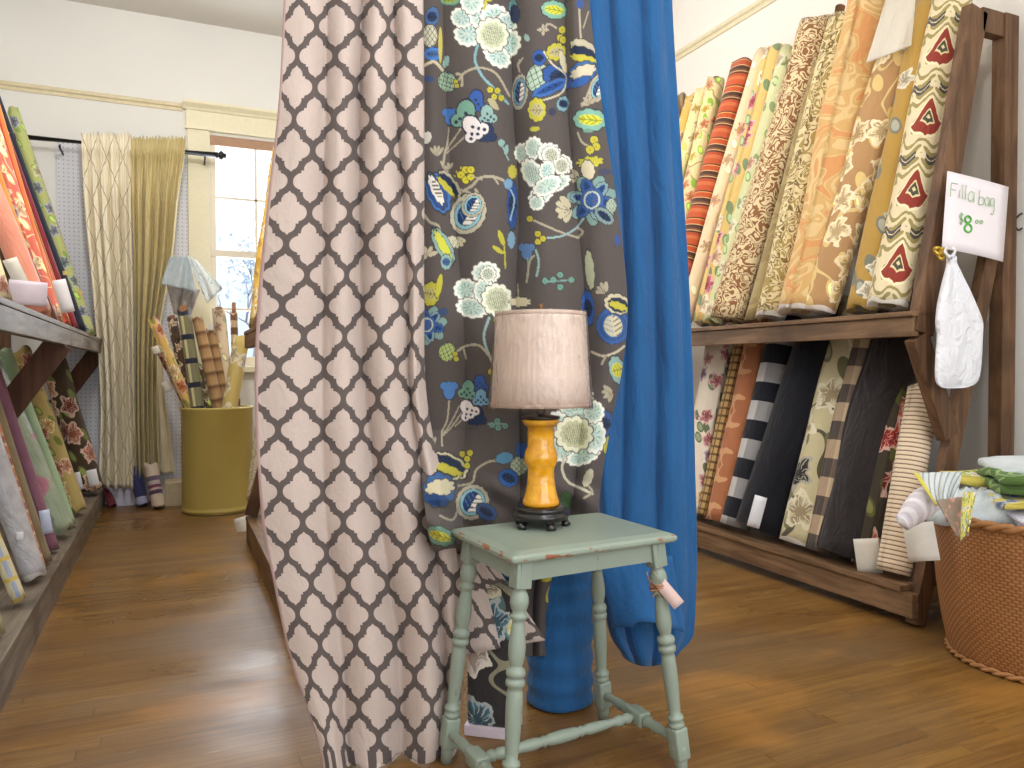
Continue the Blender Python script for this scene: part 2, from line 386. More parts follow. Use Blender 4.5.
# ------------------------------------------------------------------ racks
def rack(name, label, x0, sgn, y0, y1, frames, depthx=.67, top=2.78):
    """two-tier leaning rack. x0 = front edge, sgn = direction towards its back, open ends at y0 and y1"""
    r = thing(name, label, 'shelf rack', (x0+sgn*.35, (y0+y1)/2, 0))
    X = lambda d: x0+sgn*d
    def board(nm, d0, d1, z0, z1, mat, e=.052, bev=.004):
        a, b = sorted((X(d0), X(d1))); obj(nm, bx(a, b, y0+e, y1-e, z0, z1, bev), M[mat], r, False)
    board('shelf_board', -.012, .32, 1.372, 1.395, 'woody', .0); board('shelf_front_rail', .004, .045, 1.285, 1.371, 'woody', .01)
    board('shelf_board', -.008, .42, .158, .185, 'woody'); board('shelf_front_rail', .004, .045, .05, .157, 'woody', .0)
    for y in frames:
        e = 1 if y < (y0+y1)/2 else -1
        bm = bmesh.new(); beam(bm, (X(.07), y, 1.30), (X(.41), y, top-.01), .05, .115); obj('leaning_post', bm, M['wood'], r, False)
        bm = bmesh.new(); beam(bm, (X(.07), y+e*.01, .01), (X(.55), y+e*.01, 1.72), .045, .085); obj('leaning_leg', bm, M['wood'], r, False)
        bm = bmesh.new(); beam(bm, (X(.625), y, 0), (X(.625), y, top), .065, .095); obj('back_post', bm, M['wood'], r, False)
        bm = bmesh.new(); beam(bm, (X(.43), y, top-.055), (X(.578), y, top-.055), .05, .11); obj('top_block', bm, M['wood'], r, False)
        bm = bmesh.new(); beam(bm, (X(.045), y-e*.002, 1.285), (X(.255), y-e*.002, .84), .05, .10); obj('bracket', bm, M['wood'], r, False)
    return r
rack('leaning_fabric_rack', 'tall brown wooden two-tier rack leaning along the right-hand wall', 2.93, 1, 2.30, 5.6, (2.325, 5.575))
def rack_left():
    x0, y0, y1 = -.535, 1.9, 7.24
    r = thing('leaning_fabric_rack', 'grey-edged wooden two-tier rack along the left-hand wall', 'shelf rack', (x0-.35, 4.6, 0))
    obj('shelf_board', bx(x0-.36, x0, y0, y1, 1.375, 1.40, .004), M['woodg'], r, False)
    obj('shelf_front_rail', bx(x0-.045, x0-.004, y0, y1, 1.285, 1.374, .004), M['woodg'], r, False)
    obj('shelf_board', bx(x0-.5, x0, y0, y1, .145, .17, .004), M['woodg'], r, False)
    obj('shelf_front_rail', bx(x0-.045, x0-.004, y0, y1, .0, .144, .004), M['woodg'], r, False)
    for y in (2.6, 4.85, 7.19):
        bm = bmesh.new(); beam(bm, (x0-.06, y, 1.36), (x0-.42, y, 2.35), .045, .08); obj('leaning_post', bm, M['woodred'], r, False)
        bm = bmesh.new(); beam(bm, (x0-.035, y, 1.30), (x0-.34, y, .85), .05, .13); obj('bracket', bm, M['woodred'], r, False)
        bm = bmesh.new(); beam(bm, (x0-.69, y, 0), (x0-.69, y, 2.35), .05, .08); obj('back_post', bm, M['wood'], r, False)
rack_left()
def rack_mid():
    x0, y0, y1 = .43, 3.3, 5.33
    r = thing('leaning_fabric_rack', 'low wooden rack standing in the middle aisle behind the trellis curtain', 'shelf rack', (x0+.35, 4.4, 0))
    obj('shelf_board', bx(x0, x0+.34, y0, y1, 1.372, 1.395, .004), M['woody'], r, False)
    obj('shelf_front_rail', bx(x0+.004, x0+.045, y0, y1, 1.285, 1.371, .004), M['woody'], r, False)
    obj('shelf_board', bx(x0, x0+.5, y0, y1, .145, .17, .004), M['woody'], r, False)
    obj('shelf_front_rail', bx(x0+.004, x0+.045, y0, y1, .0, .144, .004), M['woody'], r, False)
    for y in (3.4, 5.28):
        bm = bmesh.new(); beam(bm, (x0+.06, y, 1.36), (x0+.42, y, 2.3), .045, .08); obj('leaning_post', bm, M['wood'], r, False)
        bm = bmesh.new(); beam(bm, (x0+.03, y, 0.18), (x0+.5, y, 1.9), .045, .08); obj('leaning_leg', bm, M['wood'], r, False)
        bm = bmesh.new(); beam(bm, (x0+.66, y, 0), (x0+.66, y, 2.3), .05, .08); obj('back_post', bm, M['wood'], r, False)
rack_mid()

# ------------------------------------------------------------------ bolts of cloth
def roll_mesh(A, B, r, seed=0, flat=.78, side=Vector((0, 1, 0)), n=30, m=22, top_taper=1.0, lump=.06, bend=.0, rag=.012, ucen=None):
    rnd = random.Random(seed); A = Vector(A); B = Vector(B); d = B-A; L = d.length; d.normalize()
    s = (side-d*side.dot(d)).normalized(); t_ = d.cross(s)
    bm = bmesh.new(); uv = uvl(bm); th0 = rnd.uniform(0, 2*PI); ph = [rnd.uniform(0, 6.28) for _ in range(8)]
    spiral = .09; rings = []; us = rnd.uniform(0, 3); per = 2*PI*r*.9
    if ucen is not None: th0 = 0.0; us = ucen-.36*per
    for j in range(m+1):
        z = j/m; ring = []
        for i in range(n+1):
            a = i/n; th = th0+a*2*PI
            R = r*(1+spiral*(a-.5)); R *= 1+lump*(math.sin(2*th+ph[0]+z*5)*.5+math.sin(3*th+ph[1]-z*9)*.35+math.sin(z*13+ph[2]+th)*.35)
            R *= 1+(top_taper-1)*z
            off = math.sin(z*PI)*bend*r+lump*.6*r*math.sin(z*7+ph[3])
            zz = z*L+(rag*math.sin(th*3+ph[4])+rag*math.sin(th*1+ph[5]) if j in (0, m) else 0)*1.0
            if j == 0: zz = max(zz, 0)
            ring.append(bm.verts.new(A+d*zz+s*(R*math.cos(th)+off)+t_*(R*flat*math.sin(th))))
        rings.append(ring)
    for j in range(m):
        for i in range(n):
            f = bm.faces.new((rings[j][i], rings[j][i+1], rings[j+1][i+1], rings[j+1][i]))
            for lp, (a, b) in zip(f.loops, ((i, j), (i+1, j), (i+1, j+1), (i, j+1))): lp[uv].uv = (us+a/n*per, b/m*L)
        f = bm.faces.new((rings[j][n], rings[j][0], rings[j+1][0], rings[j+1][n]))
        for lp, (a, b) in zip(f.loops, ((n, j), (0, j), (0, j+1), (n, j+1))): lp[uv].uv = (us, b/m*L)
    for ring, fl in ((rings[0], True), (rings[m], False)):
        # layered end: step inwards and sink a little
        c = sum((v.co for v in ring), Vector())/len(ring); inner = [bm.verts.new(c+(v.co-c)*.45+(d*(.012 if fl else -.012))) for v in ring]
        k = len(ring)
        for i in range(k):
            q = (ring[i], ring[(i+1) % k], inner[(i+1) % k], inner[i]); f = bm.faces.new(q[::-1] if fl else q)
            for lp in f.loops: lp[uv].uv = (us+i/k*per, .5 if not fl else .01)
        f = bm.faces.new(inner[::-1] if fl else inner)
        for lp in f.loops: lp[uv].uv = (us, .03)
    return bm
def card(c, w, h, roll=0.0, tilt=None, parent=None, mat='card', name='price_tag', thick=.0016, curl=.12):
    """a paper tag at point c facing the aisle camera side, bent a little"""
    fwd = (CAM-c); fwd.z *= .3; fwd.normalize()
    if tilt is not None: fwd = Vector(tilt).normalized()
    up = Vector((0, 0, 1)); s = up.cross(fwd).normalized(); up = fwd.cross(s)
    a = math.radians(roll); s2 = s*math.cos(a)+up*math.sin(a); u2 = up*math.cos(a)-s*math.sin(a)
    bm = bmesh.new(); k = 6; F = []; B = []
    for j in range(k+1):
        for i in (0, 1):
            q = j/k-.5; p = c+s2*((i-.5)*w)+u2*(q*h)+fwd*(-curl*h*q*q*2)
            F.append(bm.verts.new(p+fwd*thick)); B.append(bm.verts.new(p-fwd*thick))
    for j in range(k):
        a_, b_, c_, d_ = 2*j, 2*j+1, 2*j+3, 2*j+2
        bm.faces.new((F[a_], F[b_], F[c_], F[d_])); bm.faces.new((B[d_], B[c_], B[b_], B[a_]))
        bm.faces.new((F[a_], F[d_], B[d_], B[a_])); bm.faces.new((F[b_], B[b_], B[c_], F[c_]))
    bm.faces.new((F[0], B[0], B[1], F[1])); bm.faces.new((F[2*k], F[2*k+1], B[2*k+1], B[2*k]))
    return obj(name, bm, M[mat], parent, True)
def bolt(label, A, B, r, mat, group, seed, core=0.0, tags=(), name='fabric_bolt', cores=1, **kw):
    root = thing(name, label, 'fabric bolt', A, group)
    obj('fabric_roll', roll_mesh(A, B, r, seed, **kw), mat, root)
    d = (B-A).normalized(); s = Vector((0, 1, 0)); s = (s-d*s.dot(d)).normalized()
    if core:
        for k in range(cores):
            o = s*((k-(cores-1)/2)*r*.95); q = B+o
            bm = bmesh.new(); tube(bm, [q-d*.05, q+d*core], min(.028, r*.42), 14); obj('cardboard_core', bm, M['core'], root)
    for (px, py, wpx, hpx, roll, m_) in tags:
        # nearest point of the axis as seen, then step out by the radius
        best = min((( (A+(B-A)*k/40), k) for k in range(41)), key=lambda q: abs(depth(q[0])*0+proj(q[0])[1]-py))[0]
        dd = depth(best)-r*1.12-.01; c = at(px, py, dd)
        card(c, wpx*dd/FPX, hpx*dd/FPX, roll, None, root, m_)
    return root
def proj(P):
    v = Vector(P)-CAM; return 512+FPX*v.dot(CR)/v.dot(CF), 384-FPX*v.dot(CU)/v.dot(CF)
def bolts_on(rows, p0, n, zbase, group, ztop=None, seed0=0):
    """rows: (label, (x,y) upper point of the centre line, (x,y) lower point, width px, material, extra). The centre lines lie in the plane the posts make."""
    p0 = Vector(p0); n = Vector(n).normalized()
    for i, (label, up, lo, w, mat, ex) in enumerate(rows):
        ex = dict(ex); A = onplane(*lo, p0, n); B = onplane(*up, p0, n); d = B-A
        w_ = w*(depth((A+B)/2))/FPX/2
        wa = ex.pop('toz', None)
        if wa is not None: B = A+d*((wa-A.z)/d.z); d = B-A
        A = A+d*((zbase+.004-A.z)/d.z); r = w_
        dn = d.normalized()
        A = A+dn*0.0
        # lift so that the tilted lower end rests on the board
        A = A+dn*(abs(dn.x)*r*.78+abs(dn.y)*r)*.9
        bolt(label, A, B, r, mat, group, seed0+i*7, **ex)

# fabrics ----------------------------------------------------------------
W_ = (236, 228, 206)
f_orange = fab('orange_brown_stripe', lambda t: stripes(t, t.v, .185, [(0, (196, 92, 56)), (.2, (206, 114, 72)), (.33, (186, 84, 54)), (.43, (90, 62, 48)), (.5, (222, 178, 128)), (.53, (120, 84, 60)), (.6, (84, 60, 50)), (.72, (226, 190, 140)), (.75, (196, 90, 52)), (.92, (232, 170, 100)), (.95, (96, 64, 50))]))
R_U = [
 ('taupe and brown striped fabric bolt, furthest visible on the right rack\'s upper shelf', (682, 98), (671, 135), 14, fab('taupe_stripe', lambda t: stripes(t, t.u+t.v*.5, .05, [(0, (176, 150, 112)), (.5, (120, 98, 72))])), {}),
 ('plain mustard-gold fabric bolt beside the blue curtain on the upper right shelf', (692, 97), (680, 140), 13, fab('mustard', lambda t: floral(t, (214, 178, 96), [(200, 160, 80), (226, 196, 120)], 9, .4, None)), {}),
 ('cream and lemon fabric bolt in the far upper right row', (702, 90), (686, 150), 13, fab('lemon', lambda t: floral(t, (232, 214, 160), [(226, 196, 110), (226, 214, 150)], 8, .4, (214, 206, 120))), {}),
 ('cream fabric bolt with yellow-green flowers and orange sprigs, left of the orange striped bolt', (716, 82), (693, 180), 19, fab('spring_floral', lambda t: floral(t, (224, 208, 154), [(222, 146, 84), (236, 206, 90), (214, 168, 110)], 9, .42, (150, 190, 70), (176, 160, 110))), {'core': .03}),
 ('orange, brown and cream horizontally striped fabric bolt', (745, 64), (709, 183), 26, f_orange, {'core': .02, 'lump': .08}),
 ('pale peach fabric bolt right of the orange striped bolt', (763, 52), (721, 195), 16, fab('pale_peach', lambda t: floral(t, (234, 208, 170), [(242, 206, 160), (246, 196, 150)], 7, .42, (232, 206, 160))), {}),
 ('yellow fabric bolt with magenta and blue flower sprays', (776, 49), (735, 205), 23, fab('yellow_pink_floral', lambda t: floral(t, (220, 188, 118), [(206, 90, 120), (240, 200, 170), (244, 226, 196), (150, 160, 160)], 7, .44, (132, 150, 110))), {'lump': .07}),
 ('pale green floral fabric bolt squeezed between yellow and brown scroll bolts', (789, 52), (743, 215), 20, fab('pale_green_floral', lambda t: floral(t, (206, 206, 160), [(206, 160, 140), (176, 190, 140), (222, 212, 180)], 8, .42, (140, 160, 110))), {}),
 ('thick fabric bolt with chocolate brown scrolls on cream and a wrapped rounded top', (817, 24), (762, 207), 33, fab('brown_scroll', lambda t: scroll(t, (228, 208, 164), (146, 100, 66), 14, 30, .1)), {'lump': .08}),
 ('narrow olive-beige fabric bolt behind the brown scroll bolt', (822, 60), (783, 207), 16, fab('olive_beige', lambda t: scroll(t, (168, 148, 104), (150, 130, 88), 5, 20)), {}),
 ('cream fabric bolt with olive paisley scrolls and two bare cardboard cores on top', (843, 18), (797, 207), 29, fab('olive_scroll', lambda t: scroll(t, (226, 208, 162), (132, 110, 66), 12, 34, .25, 0.0, (170, 146, 86)), selv=(244, 238, 228)), {'core': .09, 'cores': 2}),
 ('wide apricot and gold paisley fabric bolt reaching above the picture', (873, -8), (828, 195), 43, fab('apricot_paisley', lambda t: scroll(t, (214, 172, 112), (226, 194, 138), 5, 34, .1, 3.0, (218, 156, 100)), selv=(246, 236, 224)), {'lump': .08}),
 ('tan fabric bolt with large cream flowers, white linen thrown over its top', (898, 54), (850, 207), 35, fab('tan_floral', lambda t: floral(t, (178, 138, 94), [(228, 200, 144), (230, 200, 132), (244, 224, 172)], 6, .46, (226, 196, 130), (224, 196, 136)), selv=(246, 232, 222)), {'lump': .07}),
 ('golden ochre fabric bolt with blue-grey leaf sprigs, left of the ikat bolt', (929, 3), (884, 207), 26, fab('ochre_sprig', lambda t: floral(t, (176, 140, 70), [(206, 200, 176), (120, 122, 116), (216, 210, 190)], 6, .3, (126, 124, 110), None)), {}),
]
def ikat(t):
    p = .36; v = t.v+.02*t.sin(t.u*60.0)+t.noise(t.u, t.v*.3, 80, 1)*.012; u = t.u
    fv = t.abs(t.frac(v/p)-.5); fu = t.abs(t.frac(u/.21+.1)-.5)
    c = t.mix(t.m('GREATER_THAN', t.sin(t.noise(t.ping(u+.022, .105), t.ping(v, p/2), 9, .5)*40.0), .2), (230, 214, 176), (160, 146, 92))
    d = fu*.8+fv
    c = t.mix(d < .31, c, (244, 230, 190)); c = t.mix(d < .27, c, (150, 62, 50)); c = t.mix(d < .125, c, (236, 218, 170)); c = t.mix(d < .095, c, (84, 84, 70)); c = t.mix(d < .035, c, (232, 214, 160))
    w_ = t.abs(t.abs(t.frac(v/p+.5)-.5)-.03); c = t.mix((w_ < .022)*(fu > .1), c, (84, 78, 78))
    return c
R_U.append(('cream ikat fabric bolt with dark red diamonds against the rack\'s end post', (951, 2), (908, 207), 36, fab('ikat', ikat, selv=(246, 240, 226)), {'lump': .04, 'ucen': .294}))
slope = .30
plane_n = Vector((1, 0, -slope))
R_U = [(a_, b_, c_, w_*1.13, m_, e_) for a_, b_, c_, w_, m_, e_ in R_U]
bolts_on(R_U, (3.0, 0, 1.40), plane_n, 1.397, 'bolts on the right rack\'s upper shelf', seed0=3)
def gingham(t): return checks(t, .2, (216, 210, 200), (40, 40, 48), (26, 26, 34))
def bigblack(t):
    return t.mix(t.frac(t.v/.235+.3) < .5, (26, 27, 36), t.mix(t.frac(t.u/.24) < .5, (196, 192, 190), (150, 148, 148)))
def tanblack(t):
    s = t.frac(t.v/.2+.1) < .5; q = t.frac(t.u/.16) < .5; return t.mix(s, t.mix(q, (206, 182, 150), (176, 152, 126)), t.mix(q, (120, 104, 92), (84, 74, 68)))
R_L = [
 ('white fabric bolt with pink and purple rose sprays next to the blue curtain', (719, 352), (703, 445), 30, fab('rose_spray', lambda t: floral(t, (226, 214, 196), [(196, 120, 130), (150, 110, 150), (222, 170, 90), (206, 150, 150)], 8, .42, (110, 120, 90))), {}),
 ('tan and brown fine plaid fabric bolt in the lower right row', (742, 352), (722, 440), 18, fab('tan_plaid', lambda t: t.mix(t.mx(t.frac(t.u/.035) < .25, t.frac(t.v/.05) < .3), (186, 152, 98), (112, 84, 52))), {}),
 ('rust damask fabric bolt with pale medallions left of the black check', (756, 352), (737, 440), 28, fab('rust_damask', lambda t: damask(t, (176, 112, 76), (212, 160, 116), .2, .34, 22)), {}),
 ('black and off-white buffalo check fabric bolt', (781, 350), (758, 440), 31, fab('buffalo', bigblack), {}),
 ('plain black wide fabric bolt with a white price tag', (818, 350), (786, 450), 50, fab('plain_black', lambda t: t.mix(t.noise(t.u, t.v, 30), (18, 18, 24), (26, 26, 34))), {'tags': [(757, 512, 12, 32, -14, 'cardw')], 'lump': .03}),
 ('cream toile fabric bolt with large charcoal roses', (845, 350), (820, 448), 33, fab('charcoal_rose', lambda t: floral(t, (196, 184, 146), [(64, 60, 54), (100, 92, 74), (206, 196, 160)], 4.5, .46, (120, 116, 84), (92, 86, 68)), selv=(240, 236, 226)), {'tags': [(819, 520, 6, 30, 4, 'card')]}),
 ('tan and dark brown wide gingham fabric bolt', (863, 350), (843, 440), 25, fab('brown_gingham', tanblack), {}),
 ('charcoal wrinkled fabric bolt left of the dark red floral bolt', (893, 360), (864, 470), 48, fab('charcoal', lambda t: t.mix(t.noise(t.u, t.v, 20), (40, 35, 36), (54, 47, 47)), wrink=.8), {'lump': .14}),
 ('dark fabric bolt with crimson roses and a cream price tag', (901, 392), (886, 460), 21, fab('crimson_rose', lambda t: floral(t, (64, 56, 44), [(176, 60, 56), (150, 46, 46), (206, 120, 100)], 6, .46, (92, 92, 50))), {'tags': [(868, 556, 23, 34, 8, 'card')]}),
]
R_L = [(a_, b_, c_, w_*1.12, m_, dict(e_, toz=1.52)) for a_, b_, c_, w_, m_, e_ in R_L]
bolts_on(R_L, (3.015, 0, .19), plane_n, .187, 'bolts on the right rack\'s lower shelf', seed0=40)
R_L2 = [('cream fabric bolt with thin dark horizontal ticking stripes at the rack\'s near end', (925, 386), (909, 480), 32, fab('ticking', lambda t: stripes(t, t.v, .021, [(0, (236, 216, 186)), (.62, (132, 98, 84)), (.84, (214, 190, 162))])), {'lump': .03, 'flat': .85})]
bolts_on(R_L2, (3.0, 0, .19), plane_n, .187, 'bolts on the right rack\'s lower shelf', seed0=90)
# clamp tops of the lower row below the shelf is implicit in the chosen points

def bolts_x(rows, Xb, zbase, group, zmax, seed0=0, dy=.06):
    """rows: (label, (x,y) point near the top, base x, width px, material, extra); feet stand at X = Xb on the board"""
    for i, (label, up, bx_, w, mat, ex) in enumerate(rows):
        ex = dict(ex); A = on(bx_, 400, 0, ex.pop('X', Xb)); A.z = zbase; B = on(*up, 1, A.y+ex.pop('dy', dy)); d = B-A; B = A+d*((ex.pop('zmax', zmax)-zbase)/d.z); d = (B-A).normalized()
        r = w*depth(A)/FPX/2; A = A+d*((abs(d.x)*r*.78+abs(d.y)*r)*.9+.004)
        bolt(label, A, B, r, mat, group, seed0+i*7, **ex)
# left rack -----------------------------------------------------------------
nL = Vector((1, 0, .33))
f_coral = lambda t: floral(t, (214, 112, 96), [(236, 196, 150), (206, 170, 180), (240, 214, 160)], 8, .42, (240, 200, 140), (238, 206, 150))
L_U = [
 ('cream and yellow floral fabric bolt at the left edge of the picture', (-20, 225), 6, 22, fab('cream_yellow', lambda t: floral(t, (232, 216, 170), [(214, 180, 100), (206, 150, 130)], 9, .4, (170, 170, 110))), {}),
 ('plain salmon-peach satin fabric bolt with a lavender card', (0, 215), 44, 27, fab('salmon', lambda t: t.mix(t.noise(t.u, t.v*.3, 14), (222, 138, 114), (236, 160, 134)), rough=.5, wrink=.35), {'tags': [(28, 293, 33, 24, -3, 'lav'), (16, 272, 13, 28, 22, 'card')]}),
 ('amber gold fabric bolt between two coral bolts on the upper left shelf', (3, 190), 50, 10, fab('amber', lambda t: t.mix(t.noise(t.u, t.v, 10), (206, 130, 60), (222, 156, 80))), {}),
 ('coral red fabric bolt with cream scrolls and lilac flowers', (9, 182), 57, 19, fab('coral_floral', f_coral), {}),
 ('orange fabric bolt with thin gold stripes beside the coral floral bolt', (14, 166), 62, 9, fab('orange_gold', lambda t: stripes(t, t.u, .05, [(0, (220, 120, 70)), (.5, (214, 160, 80)), (.7, (200, 90, 60))])), {}),
 ('orange-red silk fabric bolt with a narrow white card', (22, 205), 67, 13, fab('orange_silk', lambda t: t.mix(t.noise(t.u, t.v, 12), (206, 84, 54), (228, 108, 74)), rough=.5, wrink=.7), {'tags': [(63, 296, 13, 33, 14, 'cardw')]}),
 ('ochre and brown striped narrow fabric bolt on the upper left shelf', (4, 140), 70, 8, fab('ochre_stripe', lambda t: stripes(t, t.u, .04, [(0, (206, 158, 60)), (.6, (120, 76, 40))])), {}),
 ('burgundy fabric bolt tucked against the navy one', (18, 170), 77, 9, fab('burgundy', lambda t: t.mix(t.noise(t.u, t.v, 12), (120, 30, 44), (150, 44, 56)), rough=.55, wrink=.7), {}),
 ('navy fabric bolt with small square gold labels', (2, 118), 83, 13, fab('navy', lambda t: t.mix(t.noise(t.u, t.v, 12), (36, 38, 50), (50, 52, 66))), {'tags': [(7, 134, 4, 4, 5, 'tagy'), (65, 273, 4, 4, 5, 'tagy'), (80, 293, 4, 4, 5, 'tagy')]}),
 ('lime green fabric bolt with blue leaves, last but one on the upper left shelf', (12, 108), 91, 13, fab('lime_blue', lambda t: floral(t, (186, 194, 126), [(130, 146, 176), (200, 206, 156), (120, 146, 156)], 8, .44, (150, 176, 90), None)), {}),
 ('taupe patterned fabric bolt leaning furthest along the upper left shelf', (18, 125), 92, 13, fab('taupe_pattern', lambda t: scroll(t, (196, 182, 150), (150, 134, 110), 9, 30)), {}),
]
M['tagy'] = plain('gold_label', (222, 196, 120), .6, .3)
bolts_x(L_U, -.60, 1.402, 'bolts on the left rack\'s upper shelf', 3.15, seed0=120)
nL2 = Vector((1, 0, .38))
f_rust = lambda t: stripes(t, t.v+t.u*.1, .11, [(0, (190, 110, 74)), (.35, (214, 170, 130)), (.5, (160, 76, 50)), (.8, (196, 140, 96))])
L_L = [
 ('olive fabric bolt at the picture\'s left edge on the lower left shelf', (-25, 550), -4, 13, fab('olive_low', lambda t: floral(t, (150, 140, 96), [(190, 176, 120)], 8, .4)), {}),
 ('cream plaid fabric bolt with yellow and blue lines on the lower left shelf', (-14, 520), 18, 15, fab('cream_plaid', lambda t: t.mix(t.frac(t.v/.09) < .2, t.mix(t.frac(t.u/.06) < .3, (206, 196, 160), (160, 170, 196)), (206, 180, 100))), {}),
 ('silvery fabric bolt in crinkled clear plastic on the lower left shelf', (-15, 432), 33, 26, fab('silver_wrap', lambda t: t.mix(t.noise(t.u, t.v, 16, 4), (150, 152, 160), (212, 208, 210)), rough=.25, wrink=.5, spec=.6, selv=(226, 224, 220)), {'lump': .1, 'tags': [(20, 536, 6, 8, 0, 'cardw')]}),
 ('rust and cream banded fabric bolt right of the plastic-wrapped one', (-3, 440), 38, 15, fab('rust_band', f_rust), {}),
 ('taupe fabric bolt beside the rust banded bolt', (3, 430), 45, 12, fab('taupe_low', lambda t: t.mix(t.noise(t.u, t.v, 10), (128, 112, 84), (150, 134, 104))), {'tags': [(46, 522, 9, 24, 8, 'blue')]}),
 ('plum fabric bolt in the lower left row', (15, 430), 53, 11, fab('plum', lambda t: t.mix(t.noise(t.u, t.v, 10), (126, 84, 104), (150, 104, 120))), {}),
 ('sage green fabric bolt with a pink blotch wrapped in clear plastic', (17, 431), 63, 27, fab('sage_pink', lambda t: t.mix(t.sm(t.noise(t.u, t.v, 5, 2), .56, .66), t.mix(t.noise(t.u, t.v, 12), (128, 146, 118), (176, 188, 164)), (184, 116, 136)), rough=.3, wrink=.5, spec=.5), {'lump': .09}),
 ('mint green fabric bolt in the lower left row', (25, 405), 69, 14, fab('mint', lambda t: t.mix(t.noise(t.u, t.v*.4, 14), (140, 166, 130), (182, 206, 170)), rough=.5), {}),
 ('gold fabric bolt with rust flowers and olive leaves', (38, 400), 77, 20, fab('gold_rust', lambda t: floral(t, (176, 156, 98), [(180, 100, 76), (206, 170, 96), (190, 130, 100)], 8, .44, (120, 130, 66))), {}),
 ('dark brown fabric bolt with big pink roses at the end of the lower left shelf', (60, 385), 91, 27, fab('brown_rose', lambda t: floral(t, (72, 58, 44), [(196, 130, 110), (210, 160, 126), (150, 90, 80)], 5.5, .48, (112, 122, 64))), {'tags': [(93, 478, 9, 17, 10, 'cardw'), (79, 481, 5, 18, 10, 'cardw')]}),
]
def bluetag():
    M['blue'] = plain('pale_blue_tag', (200, 212, 238), .7, .2, var=.05)
bluetag()
L_L = [(a_, b_, c_, w_*1.1, m_, e_) for a_, b_, c_, w_, m_, e_ in L_L]
bolts_x(L_L, -.585, .172, 'bolts on the left rack\'s lower shelf', 1.27, seed0=210)

# middle rack: only a few show past the curtain edge
bolts_x([('yellow satin floral fabric bolt showing between window and trellis curtain', (277, 190), 258, 26, fab('yellow_satin', lambda t: floral(t, (226, 186, 84), [(236, 206, 116), (206, 140, 60), (240, 220, 150)], 7, .46, (206, 160, 60)), rough=.5, wrink=1.0, selv=(236, 226, 150)), {'lump': .12, 'dy': .3})], .52, 1.397, 'bolts on the middle rack', 2.75, seed0=300)
bolts_x([('cream fabric bolt on the middle rack\'s lower shelf with a hanging paper tag', (266, 400), 253, 20, fab('cream_low', lambda t: scroll(t, (206, 196, 170), (176, 160, 120))), {'tags': [(244, 530, 13, 26, 14, 'card')], 'dy': .2}) ], .52, .172, 'bolts on the middle rack', 1.25, seed0=330)

# ------------------------------------------------------------------ draped cloth
def interp_rows(rows, yv):
    ys = [r[0] for r in rows]
    i = 0
    while i < len(ys)-2 and yv > ys[i+1]: i += 1
    t = (yv-ys[i])/(ys[i+1]-ys[i]); t = min(1, max(0, t))
    g = lambda k: rows[min(max(k, 0), len(rows)-1)][1]
    a, b, c, d = (np.array(g(k), float) for k in (i-1, i, i+1, i+2))
    return .5*((2*b)+(c-a)*t+(2*a-5*b+4*c-d)*t*t+(3*b-a-3*c+d)*t**3)
def smooth_across(vals, K, sub, pw=1.0):
    """vals at K keys -> (K-1)*sub+1 samples, cosine blended for depth-like values"""
    out = []
    for k in range(K-1):
        for q in range(sub):
            t = q/sub; out.append((1-t)*vals[k]+t*vals[k+1])
    out.append(vals[-1]); return out
def drape(rows, dep, relief, ucloth, ystep, sub, zmin=.006, wob=.0, seed=0, vscale=1.0, extra=None, yoff=None):
    """rows: (y, [x at each key]) fold lines; dep: (first, last) depth of the cloth; relief: depth offset at each key (ridge < 0 < crease).
    returns bmesh plus a list of (x, y) per vertex for the printed pattern"""
    K = len(rows[0][1]); y0, y1 = rows[0][0], rows[-1][0]; NY = int((y1-y0)/ystep)+1
    bm = bmesh.new(); uv = uvl(bm); grid = []; info = []
    rnd = random.Random(seed); ph = [rnd.uniform(0, 6.28) for _ in range(6)]
    uc_ = ucloth
    for j in range(NY+1):
        y = y0+(y1-y0)*j/NY; xs = interp_rows(rows, y); row = []; ucloth = uc_(y) if callable(uc_) else uc_
        for k in range(K-1):
            for q in range(sub+(1 if k == K-2 else 0)):
                t = q/sub; x = xs[k]*(1-t)+xs[k+1]*t; tt = t*t*(3-2*t)
                # rounded ridges, tighter creases
                ra, rb = relief[k], relief[k+1]
                if ra > rb: s_ = math.sin(t*PI/2)**.9
                else: s_ = 1-math.cos(t*PI/2)**.9
                fr = (k+t)/(K-1); d = dep[0]*(1-fr)+dep[1]*fr+ra*(1-s_)+rb*s_
                d += wob*(math.sin(y*.021+ph[0]+fr*5)*.5+math.sin(y*.05+ph[1]-fr*9)*.3+math.sin(fr*22+y*.013+ph[2])*.3)
                if extra: d += extra(x, y, fr)
                p = at(x, y+(yoff(x, y, fr) if yoff else 0), d)
                if p.z < zmin:
                    p.z = zmin+.002*math.sin(x*.3)
                v = bm.verts.new(p); row.append((v, (ucloth[k]*(1-t)+ucloth[k+1]*t))); info.append((x, y))
        grid.append(row)
    accs = [0.0]; mid = len(grid[0])//2
    for j in range(1, len(grid)): accs.append(accs[-1]+(grid[j][mid][0].co-grid[j-1][mid][0].co).length*vscale)
    for j in range(len(grid)-1):
        for i in range(len(grid[0])-1):
            a, b, c, d = grid[j][i], grid[j][i+1], grid[j+1][i+1], grid[j+1][i]
            f = bm.faces.new((a[0], b[0], c[0], d[0]))
            for lp, (w_, vv) in zip(f.loops, ((a, accs[j]), (b, accs[j]), (c, accs[j+1]), (d, accs[j+1]))): lp[uv].uv = (w_[1], -vv)
    return bm, grid, info
def solid(o, th=.003, off=0):
    m = o.modifiers.new('Solidify', 'SOLIDIFY'); m.thickness = th; m.offset = off; return o
